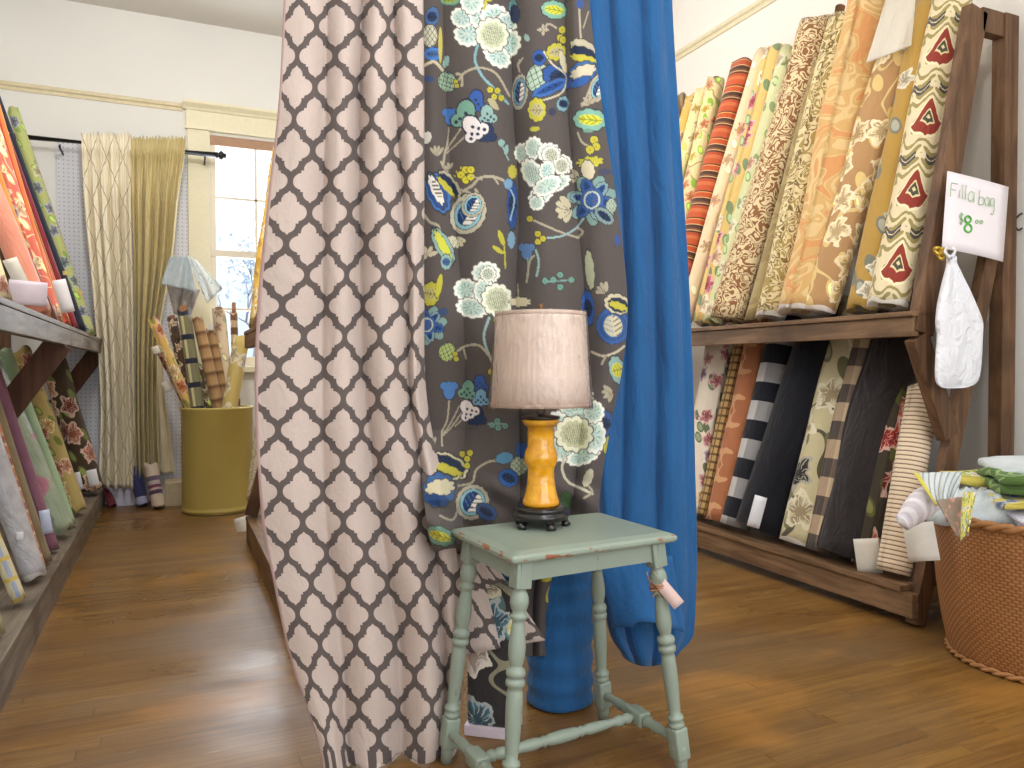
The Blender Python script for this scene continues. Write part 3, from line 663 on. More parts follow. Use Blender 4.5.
def trellis(t):
    P, Q = .116, .186; u, v = t.u, t.v
    def cell(du, dv):
        x = t.abs(t.frac(u/P+du)-.5); y = t.abs(t.frac(v/Q+dv)-.5)*(Q/P)
        side = t.sqrt((x-.20)*(x-.20)/(.232*.232)+y*y/(.218*.218)) < 1.0
        top = t.sqrt(x*x/(.182*.182)+(y-.31)*(y-.31)/(.2*.2)) < 1.0
        tip = (x+(y-.42)*.85 < .12)*(y > .42)
        blk = (x < .245)*(y < .275)
        return t.mx(t.mx(side, top), t.mx(blk, tip))
    c = t.mx(cell(.5, .5), cell(0.0, 0.0))
    c = t.mix(c, (98, 88, 85), (200, 183, 174))
    e = t.m('LESS_THAN', t.u, .009); return t.mix(e, c, (196, 166, 164))
m_trellis = fab('trellis_print', trellis, amt=.14, wrink=.25, sheen=.1)
# trellis curtain
rows = [(-315, [290, 303, 326, 345, 362, 376, 394, 407, 421]), (0, [284, 304, 327, 345, 362, 378, 394, 408, 423]), (100, [279, 300, 326, 342, 359, 376, 396, 410, 424]), (200, [268, 296, 323, 340, 359, 380, 403, 412, 424]),
 (300, [258, 292, 323, 342, 361, 384, 408, 415, 424]), (400, [255, 288, 322, 345, 366, 390, 411, 418, 427]), (520, [262, 292, 325, 352, 380, 408, 430, 440, 450]),
 (600, [277, 305, 335, 362, 392, 420, 440, 450, 462]), (660, [291, 315, 342, 370, 400, 428, 446, 454, 462]), (745, [318, 332, 346, 372, 402, 428, 446, 453, 458]), (792, [324, 338, 352, 375, 402, 426, 442, 450, 456])]
def uc(y):
    k = min(1, max(0, (y-150)/450)); A_ = [0, .075, .15, .195, .245, .305, .375, .42, .46]; B_ = [0, .09, .185, .27, .36, .45, .53, .57, .61]
    return [a*(1-k)+b*k for a, b in zip(A_, B_)]
bm, g, _ = drape(rows, (2.16, 2.27), [-.0, -.02, .032, -.02, .055, -.028, .045, -.015, .02], uc, 5, 9, wob=.010, seed=2)
# flap of the same cloth thrown to the right behind the table legs
uv = uvl(bm); NU, NV = 16, 14; G = []
TL, TR, BR, BL = (430, 512), (496, 566), (546, 640), (462, 655)
for j in range(NV+1):
    rw = []
    for i in range(NU+1):
        a, b = i/NU, j/NV
        x = (TL[0]*(1-a)+TR[0]*a)*(1-b)+(BL[0]*(1-a)+BR[0]*a)*b; y = (TL[1]*(1-a)+TR[1]*a)*(1-b)+(BL[1]*(1-a)+BR[1]*a)*b
        rw.append(bm.verts.new(at(x, y, 2.31+.10*a+.02*math.sin(a*9+b*2))))
    G.append(rw)
for j in range(NV):
    for i in range(NU):
        f = bm.faces.new((G[j][i], G[j][i+1], G[j+1][i+1], G[j+1][i]))
        for lp, (a, b) in zip(f.loops, ((i, j), (i+1, j), (i+1, j+1), (i, j+1))): lp[uv].uv = (.5+a/NU*.27+b/NV*.12, -.05-b/NV*.38+a/NU*.2)
o = obj('trellis_curtain', bm, m_trellis); origin_to(o, at(370, 760, 2.2)); solid(o, .003)
tag(o, 'floor-length blush curtain with brown trellis print hanging left of the lamp table', 'curtain', 'hanging display fabrics')

# blue linen lengths
def linen(t):
    c = t.mix(t.noise(t.u*2.5, t.v*.35, 18, 3), (32, 82, 132), (42, 98, 152)); return c
m_blue = fab('blue_linen', linen, amt=.3, wrink=.3, sheen=.2)
rows = [(-315, [574, 588, 604, 618, 634, 648, 660, 667]), (0, [578, 592, 609, 622, 640, 655, 664, 672]), (200, [598, 612, 622, 634, 651, 665, 675, 684]), (350, [600, 612, 625, 640, 656, 672, 684, 692]),
 (470, [598, 606, 622, 640, 656, 672, 686, 695]), (560, [602, 612, 622, 636, 655, 675, 688, 697]), (620, [606, 614, 624, 638, 654, 672, 686, 695]), (645, [612, 620, 628, 640, 654, 670, 683, 692]), (666, [624, 630, 636, 644, 652, 662, 670, 676])]
bm, g, _ = drape(rows, (2.62, 2.66), [.03, -.018, .026, -.014, .028, -.018, .012, .01], [0, .09, .18, .27, .36, .45, .52, .58], 8, 7, wob=.008, seed=7, yoff=lambda x, y, fr: 0 if y < 600 else (y-600)/66*(9*math.sin(fr*PI)-9+4*fr*0))
uv = uvl(bm)
# the length turns under and back up in a sling, with a soft loop in front
last = [v for v, _ in g[-1]]; prev = last; fw = Vector((CF.x, CF.y, 0)).normalized()
for k, (dd, dz) in enumerate(((.035, -.012), (.08, .0), (.11, .05), (.12, .14), (.12, .3))):
    cur = [bm.verts.new(v.co+fw*dd+Vector((0, 0, dz))) for v in last]
    for i in range(len(cur)-1):
        f = bm.faces.new((prev[i], prev[i+1], cur[i+1], cur[i]))
        for lp, (a, b) in zip(f.loops, ((i, k), (i+1, k), (i+1, k+1), (i, k+1))): lp[uv].uv = (a*.012, -3-b*.05)
    prev = cur
NU, NV = 18, 12; G = []
TL, TR, BR, BL = (594, 548), (672, 556), (686, 634), (612, 628)
for j in range(NV+1):
    rw = []
    for i in range(NU+1):
        a, b = i/NU, j/NV
        x = (TL[0]*(1-a)+TR[0]*a)*(1-b)+(BL[0]*(1-a)+BR[0]*a)*b; y = (TL[1]*(1-a)+TR[1]*a)*(1-b)+(BL[1]*(1-a)+BR[1]*a)*b
        y -= 9*math.sin(a*PI)*b*(1 if a > .3 else .4)
        rw.append(bm.verts.new(at(x, y, 2.60-.075*b*math.sin(min(1, a*1.1)*PI)-.05*b)))
    G.append(rw)
for j in range(NV):
    for i in range(NU):
        f = bm.faces.new((G[j][i], G[j][i+1], G[j+1][i+1], G[j+1][i]))
        for lp, (a, b) in zip(f.loops, ((i, j), (i+1, j), (i+1, j+1), (i, j+1))): lp[uv].uv = (a/NU*.27, -b/NV*.3)
o = obj('linen_curtain', bm, m_blue); origin_to(o, at(640, 668, 2.66)); solid(o, .003)
tag(o, 'plain blue linen length hanging behind the table and looping up above the floor', 'curtain', 'hanging display fabrics')
# blue bolt on the floor: sagging wraps round a core
def ring_roll(c, r, h, n=40, m=60):
    bm = bmesh.new(); prof = [(r*.3, 0.004), (r*.96, .004)]
    for j in range(m+1):
        z = .008+(h-.01)*j/m; prof.append((r*(1+.034*math.sin(z*85+math.sin(z*13)*1.5)+.012*math.sin(z*31)-.05*max(0, z/h-.8)), z))
    prof += [(r*.9, h+.004), (r*.3, h)]
    return lathe(bm, prof, c, n, rfun=lambda a, z: 1+.03*math.sin(a*2+z*6)+.012*math.sin(a*5-z*23))
pb = at(562, 716, 2.52); pb.z = 0; cb = pb+fw*.118
r_ = thing('fabric_bolt', 'upright blue linen bolt with sagging wraps standing on the floor behind the table', 'fabric bolt', cb)
obj('fabric_roll', ring_roll(cb, .114, .60), m_blue, r_)
bm = bmesh.new(); tube(bm, [cb+Vector((0, 0, .55)), cb+Vector((0, 0, .66))], .03, 16); obj('cardboard_core', bm, M['core'], r_)

# ------------------------------------------------------------------ the printed floral length (motifs painted on the cloth)
BG = (90, 82, 79)
class Paint:
    """paints motifs into per-vertex colours; vertices are ordered by rows of growing y"""
    def __init__(s, X, Y):
        s.X0 = np.array(X); s.Y0 = np.array(Y); s.C = np.tile(np.array(BG, float), (len(X), 1)); s.win(-1e9, 1e9)
    def win(s, y0, y1):
        s.a = int(np.searchsorted(s.Y0, y0)); s.b = int(np.searchsorted(s.Y0, y1)); s.X = s.X0[s.a:s.b]; s.Y = s.Y0[s.a:s.b]
    def put(s, m, col): s.C[s.a:s.b][m] = col
    def dist(s, cx, cy, rx, ry, rot):
        R_ = max(rx, ry)*1.5+2; s.win(cy-R_, cy+R_)
        a = math.radians(rot); dx = s.X-cx; dy = s.Y-cy
        x = dx*math.cos(a)+dy*math.sin(a); y = -dx*math.sin(a)+dy*math.cos(a)
        return x/rx, y/ry
    def ell(s, cx, cy, rx, ry, col, rot=0, rag=0.0, k=9, ph=0.0):
        x, y = s.dist(cx, cy, rx, ry, rot); r = np.hypot(x, y); th = np.arctan2(y, x)
        m = r < 1+rag*np.abs(np.sin(th*k/2+ph)); s.put(m, col); return m
    def petal(s, cx, cy, rx, ry, rot=0, edge=(238, 238, 226), fill=(196, 212, 200), vein=(120, 160, 150), dots=False):
        rx *= 1.17; ry *= 1.17; s.ell(cx, cy, rx*1.04, ry*1.04, (104, 96, 88), rot, .16, 11); s.ell(cx, cy, rx*.97, ry*.97, edge, rot, .16, 11)
        s.ell(cx, cy, rx*.74, ry*.74, fill, rot, .14, 11)
        x, y = s.dist(cx, cy, rx, ry, rot); r = np.hypot(x, y)
        if dots:
            m = (r < .62) & (np.sin(s.X*2.1+s.Y*1.2)*np.sin(s.Y*1.9-s.X*.9) > .35); s.put(m, (92, 96, 88))
        else:
            m = (r < .62) & (r > .15) & (np.sin(np.arctan2(y, x)*9) > .72); s.put(m, vein)
    def line(s, pts, w, col):
        P = [(p.x, p.y) for p in catmull([(a, b, 0) for a, b in pts], 8)]
        for (x0, y0), (x1, y1) in zip(P[:-1], P[1:]):
            s.win(min(y0, y1)-w, max(y0, y1)+w); dx, dy = x1-x0, y1-y0; L = dx*dx+dy*dy+1e-9; t = np.clip(((s.X-x0)*dx+(s.Y-y0)*dy)/L, 0, 1)
            m = np.hypot(s.X-x0-t*dx, s.Y-y0-t*dy) < w/2; s.put(m, col)
    def berries(s, pts, r, col, dot=(176, 150, 40)):
        for x, y in pts:
            s.ell(x, y, r+.7, r+.7, (70, 62, 60)); s.ell(x, y, r, r, col); s.ell(x, y, r*.3, r*.3, dot)
    def bell(s, x, y, r, col, rot=0, spots=True):
        r *= 1.22; a = math.radians(rot); c, n = math.cos(a), math.sin(a)
        def q(px, py): return x+px*c-py*n, y+px*n+py*c
        for k, cc in ((1.15, (52, 50, 60)), (1.0, col)):
            for px, py, rx, ry in ((0, 0, .62, .8), (-.55, .65, .42, .42), (.55, .65, .42, .42), (0, .75, .4, .38)):
                X_, Y_ = q(px*r, py*r); s.ell(X_, Y_, rx*r*k, ry*r*k, cc, rot)
        if spots:
            for px, py in ((-.35, .5), (.3, .45), (0, .1), (.0, .75), (-.6, .75), (.6, .75)):
                X_, Y_ = q(px*r, py*r); s.ell(X_, Y_, r*.13, r*.13, (50, 60, 80))
    def pod(s, x, y, rx, ry, rot, outer=(186, 178, 156), ring=(140, 186, 196), a=(30, 58, 104), b=(232, 226, 214)):
        s.ell(x, y, rx*1.12, ry*1.1, (66, 60, 58), rot); s.ell(x, y, rx*1.05, ry*1.03, outer, rot, .04, 15); s.ell(x, y, rx*.84, ry*.84, (70, 66, 66), rot); s.ell(x, y, rx*.79, ry*.8, ring, rot); s.ell(x, y, rx*.6, ry*.64, a, rot)
        X_, Y_ = s.dist(x, y, rx, ry, rot); m = (np.hypot(X_/.58, Y_/.62) < 1) & (X_ > .04); s.put(m, b)
        m = m & (np.sin(Y_*22+X_*9) > .62); s.put(m, (110, 96, 80))
        m2 = (np.hypot(X_/.55, Y_/.6) < 1) & (X_ < -.06) & (np.sin(Y_*20-X_*12) > .86); s.put(m2, (90, 130, 170))
    def pine(s, x, y, rx, ry, rot=0, bgc=(186, 184, 156), ln=(70, 78, 86)):
        s.ell(x, y, rx*1.1, ry*1.1, (60, 58, 66), rot); s.ell(x, y, rx, ry, bgc, rot)
        X_, Y_ = s.dist(x, y, rx, ry, rot); r = np.hypot(X_, Y_)
        m = (r < .96) & ((np.abs(np.sin((X_+Y_)*5)) < .22) | (np.abs(np.sin((X_-Y_)*5)) < .22)); s.put(m, ln)
    def leaf(s, x, y, rx, ry, rot, col, inner=None, rag=.12):
        s.ell(x, y, rx*1.08, ry*1.12, (60, 62, 62), rot, rag, 9); s.ell(x, y, rx, ry, col, rot, rag, 9)
        if inner:
            s.ell(x, y, rx*.7, ry*.5, inner, rot, .2, 11)
            X_, Y_ = s.dist(x, y, rx, ry, rot); s.put((np.hypot(X_/.66, Y_/.46) < 1) & (np.sin(X_*16+np.abs(Y_)*14) > .72), tuple(v*.62 for v in inner)); s.put((np.abs(Y_) < .06) & (np.abs(X_) < .8), tuple(v*.7 for v in inner))
    def burst(s, x, y, r, col, n=6, w=.3, a0=0, span=360):
        for k in range(n):
            a = a0+span*k/n; s.leaf(x+r*.6*math.cos(math.radians(a)), y+r*.6*math.sin(math.radians(a)), r*.58, r*w*.62, a, col, None, 0)
    def bluef(s, x, y, r, rot=0):
        s.burst(x, y, r*1.15, (128, 156, 150), 7, .5, rot+25)
        for k in range(6):
            a = rot+60*k; s.leaf(x+r*.62*math.cos(math.radians(a)), y+r*.62*math.sin(math.radians(a)), r*.5, r*.3, a, (128, 156, 160) if k % 2 else (58, 92, 150), (40, 72, 128))
        s.pod(x, y, r*.55, r*.6, rot, (58, 96, 156), (186, 196, 186), (48, 84, 146), (52, 92, 156))
AQ, YE, TA, BL_, NV_ = (142, 172, 166), (188, 180, 66), (172, 162, 140), (72, 102, 146), (42, 56, 86)
def motifs(p):
    # --- left breadth, top to middle
    p.line([(478, 44), (475, 60), (482, 76), (493, 88), (508, 104)], 2.6, (128, 170, 176)); p.line([(459, 80), (466, 72), (480, 68), (496, 74), (509, 96)], 2.2, TA); p.line([(462, 86), (462, 76), (457, 74)], 2.6, TA)
    for a in ((468, 34, 11, 10, 10), (462, 18, 9, 8, 30), (480, 15, 9, 11, 0), (494, 17, 11, 10, 0), (506, 24, 9, 9, 0), (508, 44, 10, 12, 30), (497, 56, 12, 8, 40), (472, 2, 9, 10, 0)): p.petal(*a, vein=(96, 150, 160))
    p.petal(492, 35, 12.5, 13.5, -20, (232, 230, 206), (196, 200, 166), dots=True); p.line([(486, 0), (484, 9)], 2.6, YE); p.ell(488, 0, 4, 2, YE)
    p.berries([(490, 90), (497, 91), (494, 97), (501, 98)], 3, YE)
    p.leaf(432, 17, 6, 9, 10, BL_, NV_); p.pine(430, 36, 7, 11, 0, (196, 192, 166)); p.leaf(433, 54, 8, 6, 0, (70, 120, 190), BL_); p.line([(424, 66), (434, 62), (442, 70)], 3, (200, 188, 156)); p.leaf(446, 62, 3, 6, 20, AQ); p.pine(447, 82, 9, 10, -30, (150, 172, 140), (40, 60, 96)); p.berries([(456, 82), (457, 86)], 2.2, YE); p.ell(429, 79, 5, 3, (58, 76, 120)); p.leaf(450, 1, 9, 4, 0, (110, 160, 140), (170, 190, 90)); p.ell(440, 45, 2, 18, (200, 186, 90))
    p.line([(449, 128), (447, 143), (442, 165)], 1.8, TA); p.line([(463, 126), (452, 142), (445, 152)], 1.6, TA); p.line([(470, 132), (455, 146), (445, 154)], 1.4, TA); p.line([(445, 150), (443, 166), (447, 172)], 2.4, TA)
    p.bell(450, 118, 7, (72, 116, 176), 180, False); p.bell(476, 99, 9, (58, 92, 160), 10); p.bell(466, 112, 12, (118, 160, 140), 5); p.bell(487, 113, 8, AQ, -8); p.bell(487, 131, 8, NV_, 0, False); p.bell(472, 126, 11, (226, 216, 214), -35); p.leaf(493, 104, 7, 3, 50, (176, 166, 130))
    p.leaf(427, 138, 4, 6, 20, (206, 200, 190)); p.burst(437, 156, 9, TA, 4, .3, 230, 100)
    p.line([(441, 162), (448, 176), (458, 188), (470, 193), (474, 196)], 2.4, TA); p.line([(458, 194), (472, 186), (480, 178), (494, 177), (506, 182)], 2.6, TA); p.line([(476, 190), (479, 197)], 3, TA); p.line([(494, 178), (498, 184)], 2, TA)
    p.leaf(438, 193, 10, 19, -20, (70, 112, 176), None); p.leaf(437, 192, 7, 16, -22, (44, 84, 150)); p.leaf(436, 190, 4, 14, -24, (226, 220, 206), None, .2)
    X_, Y_ = p.dist(437, 190, 4, 13, -24); p.put((np.hypot(X_, Y_) < .8) & (np.sin(p.Y*1.7) > .4), (110, 100, 90))
    p.leaf(450, 184, 6, 15, -38, (176, 168, 146)); p.leaf(449, 185, 4.4, 12, -38, (30, 44, 74)); p.leaf(446, 187, 2.4, 11, -42, YE, None, .3); p.burst(450, 169, 6, TA, 3, .4, 200, 140)
    p.berries([(466, 170), (461, 175), (466, 180), (471, 177), (471, 170)], 3.6, (204, 196, 60)); p.berries([(457, 172), (461, 168), (455, 176)], 1.1, YE, YE); p.line([(472, 176), (482, 180)], 1.2, TA)
    p.pod(468, 214, 16, 20, 30); p.pod(473, 205, 10, 12, 30, ring=(150, 196, 206)); p.burst(456, 238, 9, (206, 198, 170), 6, .45, 20, 180)
    p.line([(424, 214), (430, 222), (438, 226), (440, 236)], 2.6, TA); p.leaf(443, 246, 7, 18, -28, AQ, None); p.leaf(443, 246, 3.4, 14, -28, (206, 206, 76), None, .3); p.burst(428, 256, 9, (196, 184, 156), 5, .4, 160, 220)
    p.leaf(501, 238, 2.6, 8, -20, YE, None, 0); p.leaf(498, 250, 2.2, 7, -55, YE, None, 0); p.line([(504, 246), (505, 268)], 1.6, YE); p.berries([(501, 143)], 3.5, AQ, AQ); p.leaf(506, 150, 2, 5, 10, AQ); p.line([(502, 146), (508, 160)], 1.4, AQ)
    # dark inner fold
    p.leaf(512, 205, 5, 22, 0, (46, 78, 140), NV_); p.leaf(511, 240, 3.5, 8, 0, (128, 160, 180)); p.ell(512, 172, 4, 6, (186, 174, 70), 0, .2); p.line([(509, 188), (514, 200), (510, 220)], 1.5, (150, 180, 196)); p.leaf(508, 184, 4, 5, 0, (120, 156, 186))
    # --- middle breadth
    p.leaf(513, 8, 4, 8, 0, (110, 160, 166)); p.leaf(515, 14, 5, 8, 0, NV_); p.ell(527, 38, 2.5, 4, AQ, -20); p.leaf(554, 10, 12, 8, 10, (128, 176, 156), (206, 206, 70)); p.line([(544, 30), (548, 24), (556, 28)], 2, TA); p.burst(543, 30, 5, TA, 4, .5); p.berries([(562, 30), (560, 38), (563, 40)], 3.5, YE)
    p.line([(520, 60), (518, 66), (523, 58)], 1.6, TA); p.line([(518, 64), (520, 72)], 1.8, TA); p.pod(520, 92, 7.5, 17, 6, (176, 170, 150), (110, 150, 170), (30, 50, 90), (232, 222, 210))
    p.pine(538, 78, 11, 14, 20, (176, 196, 176), (84, 96, 84)); p.leaf(539, 58, 6, 7, 0, (52, 90, 160), NV_); p.leaf(557, 78, 10, 14, -55, (52, 88, 154), NV_); p.leaf(550, 88, 18, 5.5, -25, (64, 106, 172), (44, 78, 140)); p.line([(544, 52), (552, 64), (566, 76), (562, 92), (548, 99), (540, 100)], 1.8, (200, 192, 166))
    p.leaf(556, 52, 9, 8, -10, YE, (186, 176, 130)); p.leaf(563, 62, 3, 11, -15, (206, 196, 166)); p.leaf(537, 110, 8, 11, 0, YE, (186, 176, 130)); p.leaf(563, 104, 6, 7, 20, (128, 166, 176), NV_); p.ell(552, 112, 4, 4, (62, 62, 84)); p.ell(535, 129, 5, 2.5, YE, -8)
    for a in ((524, 153, 8, 8, 0), (534, 148, 7, 9, 0), (549, 153, 9, 8, 0), (562, 165, 8, 8, 0), (556, 184, 12, 6, -25), (541, 195, 11, 7, -35), (537, 203, 6, 6, 0)): p.petal(*a)
    p.petal(551, 155, 7, 7, 0, (236, 236, 222), (190, 190, 170), dots=True); p.petal(561, 166, 6.5, 7, 0, (236, 236, 222), (190, 190, 170), dots=True); p.petal(533, 174, 8, 13, -28, dots=True); p.petal(547, 171, 6, 8, 10, vein=(90, 150, 160)); p.petal(547, 186, 12, 7, -30)
    p.line([(533, 220), (546, 226), (560, 232), (578, 238)], 2, TA); p.line([(547, 238), (562, 236), (576, 228), (584, 218)], 2, (150, 180, 180)); p.berries([(538, 234), (543, 239), (538, 242)], 3, YE); p.berries([(530, 219)], 3, YE); p.line([(578, 228), (583, 232), (578, 238)], 2.6, TA)
    p.bell(527, 253, 7, (96, 130, 176), 180, False); p.line([(528, 258), (529, 275)], 1.5, (130, 160, 150)); p.line([(536, 250), (539, 262), (537, 276)], 2.2, AQ)
    # --- right breadth
    p.line([(579, 8), (580, 30), (581, 42)], 2, TA); p.line([(588, 12), (583, 28)], 1.4, TA); p.ell(580, 4, 4, 5, (62, 86, 140)); p.leaf(583, 48, 12, 7, 25, (186, 178, 154)); p.leaf(583, 54, 12, 6, 20, (34, 44, 70)); p.leaf(584, 59, 11, 3.2, 12, YE, None, .3); p.leaf(583, 72, 13, 9, -22, (62, 106, 170), None); p.leaf(583, 72, 11, 5.5, -22, (206, 196, 170), None, .25); p.leaf(580, 82, 10, 4, -25, (54, 92, 156))
    p.pod(598, 88, 8, 14, 20); p.line([(592, 82), (586, 98), (582, 106)], 2, TA); p.burst(590, 104, 8, TA, 4, .4, 180, 180); p.leaf(590, 120, 15, 10, 5, (128, 176, 160), (206, 206, 70)); p.line([(578, 133), (582, 142), (588, 146)], 2, TA); p.berries([(594, 140), (596, 147), (590, 150)], 4, YE); p.ell(588, 131, 5, 2, (110, 150, 130))
    p.leaf(590, 162, 10, 4, -5, YE, None, .4); p.leaf(588, 170, 6, 9, -10, (206, 196, 166)); p.burst(579, 176, 8, TA, 3, .5, 140, 120); p.bluef(592, 200, 19, 10); p.pine(611, 206, 5, 7, 0, (176, 190, 170)); p.burst(570, 208, 13, (196, 186, 156), 5, .45, 110, 150); p.ell(605, 172, 7, 3, (70, 72, 96)); p.leaf(604, 216, 10, 6, 40, (128, 150, 146), NV_); p.ell(617, 240, 3, 6, (62, 86, 140))
    # --- lower left
    p.line([(489, 318), (484, 335), (487, 350), (494, 366)], 2.6, (150, 180, 176)); p.line([(456, 352), (466, 346), (480, 346), (492, 360)], 2.4, TA); p.line([(466, 358), (464, 350)], 2.6, TA); p.line([(494, 316), (496, 330)], 2, YE)
    for a in ((486, 273, 11, 9, 0), (466, 290, 10, 9, 10), (472, 308, 13, 8, 10), (499, 304, 9, 12, 0)): p.petal(*a)
    p.petal(484, 291, 8, 10, 0); p.petal(488, 274, 6, 6, 0, (236, 236, 222), (190, 196, 176), dots=True); p.petal(497, 300, 12, 13, -15, (236, 236, 216), (200, 202, 170), dots=True)
    p.leaf(431, 294, 8, 11, 10, YE, (186, 176, 110)); p.leaf(439, 286, 3, 12, 10, YE, None, 0); p.bluef(427, 325, 15, 15); p.pine(447, 352, 8, 9, 20, (176, 190, 110), (40, 60, 96)); p.berries([(455, 354), (456, 359)], 2.4, YE); p.ell(443, 312, 5, 4, (62, 76, 110)); p.leaf(446, 262, 5, 7, 0, AQ, BL_)
    p.line([(449, 400), (447, 420), (442, 432), (442, 446)], 1.8, TA); p.line([(462, 400), (450, 424), (443, 434)], 1.4, TA); p.line([(466, 406), (452, 426), (443, 436)], 1.4, TA); p.line([(470, 412), (455, 426)], 1.2, TA)
    p.bell(449, 392, 7.5, (84, 128, 186), 180, False); p.bell(480, 382, 7, (58, 88, 150), 0); p.bell(468, 388, 8, (120, 160, 138), 10); p.bell(481, 396, 7, (120, 160, 186), 0); p.bell(477, 414, 8, NV_, 0, False); p.bell(467, 408, 8.5, (228, 218, 214), -30)
    p.berries([(492, 425), (497, 421), (498, 428), (505, 426)], 3, (110, 150, 140), (90, 120, 120)); p.line([(488, 424), (506, 424)], 1.2, (120, 150, 140)); p.berries([(491, 372), (494, 380)], 3, YE)
    p.leaf(447, 466, 20, 11, 22, (196, 188, 156)); p.leaf(447, 466, 16, 8, 22, (28, 44, 70)); p.leaf(446, 469, 14, 3.6, 20, YE, None, .3); p.leaf(439, 490, 14, 15, 10, (58, 96, 150), None, .15); p.leaf(440, 488, 12, 7, -10, (206, 198, 166), None, .25); p.leaf(436, 500, 11, 5, 10, (40, 72, 124), None)
    p.berries([(462, 454), (467, 459), (470, 453), (467, 466)], 3, YE); p.pod(472, 502, 15, 17, 30); p.line([(458, 486), (472, 482), (476, 470), (488, 462), (500, 460)], 2.2, TA); p.line([(440, 516), (452, 520), (458, 508)], 2.2, TA)
    p.leaf(440, 536, 14, 8, 20, (110, 150, 130), (206, 200, 66)); p.leaf(486, 512, 10, 7, 30, (58, 84, 130), NV_); p.pine(519, 466, 9, 9, 0, (176, 182, 150)); p.leaf(504, 458, 8, 5, -10, (90, 140, 170)); p.leaf(508, 478, 9, 8, 30, (50, 92, 156), NV_); p.leaf(522, 450, 6, 7, 0, (56, 92, 150)); p.burst(432, 446, 8, TA, 3, .4, 220, 110)
    # --- lower right
    p.line([(519, 306), (518, 284)], 1.6, TA); p.leaf(520, 302, 9, 4, 0, (210, 200, 170), None, .3); p.line([(527, 282), (530, 262), (534, 256)], 2, TA)
    p.berries([(553, 280), (560, 275), (560, 287), (571, 280), (545, 281)], 3, (110, 156, 140), (90, 120, 120)); p.line([(545, 282), (571, 280)], 1.4, (120, 156, 150))
    p.pod(613, 326, 15, 17, -10, (58, 96, 160), (52, 92, 150), (196, 190, 166), (206, 198, 170)); p.leaf(617, 304, 12, 9, 20, (200, 190, 160)); p.leaf(618, 305, 9, 6, 20, (44, 52, 70)); p.leaf(618, 306, 8, 3, 20, YE, None, .3); p.burst(606, 292, 9, TA, 4, .4, 180, 120)
    p.line([(592, 352), (604, 356), (616, 352), (624, 346)], 2.4, (200, 188, 160)); p.line([(606, 356), (602, 364)], 2.2, TA); p.leaf(617, 370, 7, 13, -15, AQ, (206, 200, 80)); p.burst(612, 392, 9, TA, 4, .4, 110, 140); p.leaf(588, 308, 6, 16, -5, (52, 90, 160), NV_); p.leaf(590, 270, 4, 18, -5, (176, 180, 150), None); p.leaf(604, 424, 8, 12, 10, (60, 92, 150), NV_); p.leaf(609, 446, 6, 9, 0, YE)
    for a in ((575, 412, 14, 9, -10), (557, 426, 9, 12, 0), (560, 450, 11, 9, 30), (583, 456, 14, 7, -20), (594, 436, 9, 14, 0), (594, 412, 8, 9, 0), (576, 396, 14, 8, 0)): p.petal(*a)
    p.petal(574, 434, 15, 14, 0, (236, 234, 206), (198, 196, 160), dots=True); p.line([(564, 456), (562, 470), (568, 482), (580, 488), (592, 494)], 2.6, (200, 192, 170)); p.line([(586, 484), (592, 492), (584, 498)], 2, TA); p.leaf(566, 500, 5, 8, 0, (70, 100, 60)); p.leaf(588, 478, 4, 9, 20, (190, 184, 160))
    # --- tail below the table
    p.ell(548, 578, 7, 3, YE, -20); p.leaf(549, 594, 3, 9, 15, YE, None, 0); p.leaf(512, 574, 16, 10, 30, (44, 76, 124), (120, 156, 176)); p.line([(540, 560), (552, 576)], 2, TA)
rows = [(-315, [424, 432, 443, 478, 507, 535, 560, 575, 584]), (0, [420, 431, 443, 478, 511, 538, 565, 578, 589]), (100, [420, 432, 446, 480, 513, 540, 567, 585, 601]), (200, [419, 435, 453, 485, 519, 545, 576, 598, 616]),
 (300, [419, 440, 462, 488, 516, 548, 585, 608, 627]), (360, [419, 440, 465, 490, 518, 550, 588, 610, 623]), (440, [420, 440, 465, 492, 520, 550, 580, 597, 608]), (500, [424, 441, 462, 490, 520, 548, 573, 588, 599]),
 (545, [432, 446, 466, 487, 512, 536, 562, 580, 596]), (580, [456, 468, 482, 496, 510, 524, 536, 546, 556]), (656, [482, 488, 496, 505, 515, 525, 533, 541, 548])]
def fl_extra(x, y, fr):
    # the lower left swings forward over the corner of the table
    e = 0.0
    if y > 430 and x < 520:
        e -= .30*min(1, (y-430)/70)*(1-min(1, max(0, (x-440)/52)))**1.3
    if y > 545: e *= max(0, 1-(y-545)/18)
    if 470 < y < 560: e += .02*math.sin((y-x*.6)*.16)*min(1, (y-470)/25)
    return e
bm, g, info = drape(rows, (2.44, 2.54), [.01, -.02, .022, -.022, .065, -.022, .04, -.02, .015], [0, .06, .12, .25, .36, .47, .58, .65,   .72], .95, 44, wob=.010, seed=11, extra=fl_extra)
P_ = Paint([q[0] for q in info], [q[1] for q in info]); motifs(P_)
# the print repeats above the picture frame
top = P_.Y0 < -1
if top.any():
    Q = Paint(P_.X0[top], P_.Y0[top]+268); motifs(Q); P_.C[top] = Q.C
lin = P_.C/255.0; lin = np.where(lin <= .04045, lin/12.92, ((lin+.055)/1.055)**2.4)
tf = T('floral_print'); ca = tf.N.new('ShaderNodeVertexColor'); ca.layer_name = 'print'
c_, h_ = weave(tf, 900, .2, V(tf, ca.outputs[0])); tf.bump(tf.noise(tf.u, tf.v*.35, 9, 3, .55)*3.0+h_*.12, .3, .006); m_floralp = tf.done(c_, .85, .2, .1)
o = obj('floral_curtain', bm, m_floralp)
at_ = o.data.color_attributes.new('print', 'FLOAT_COLOR', 'POINT')
at_.data.foreach_set('color', np.concatenate([lin, np.ones((len(lin), 1))], 1).astype(np.float32).ravel())
origin_to(o, at(510, 620, 2.5)); solid(o, .003)
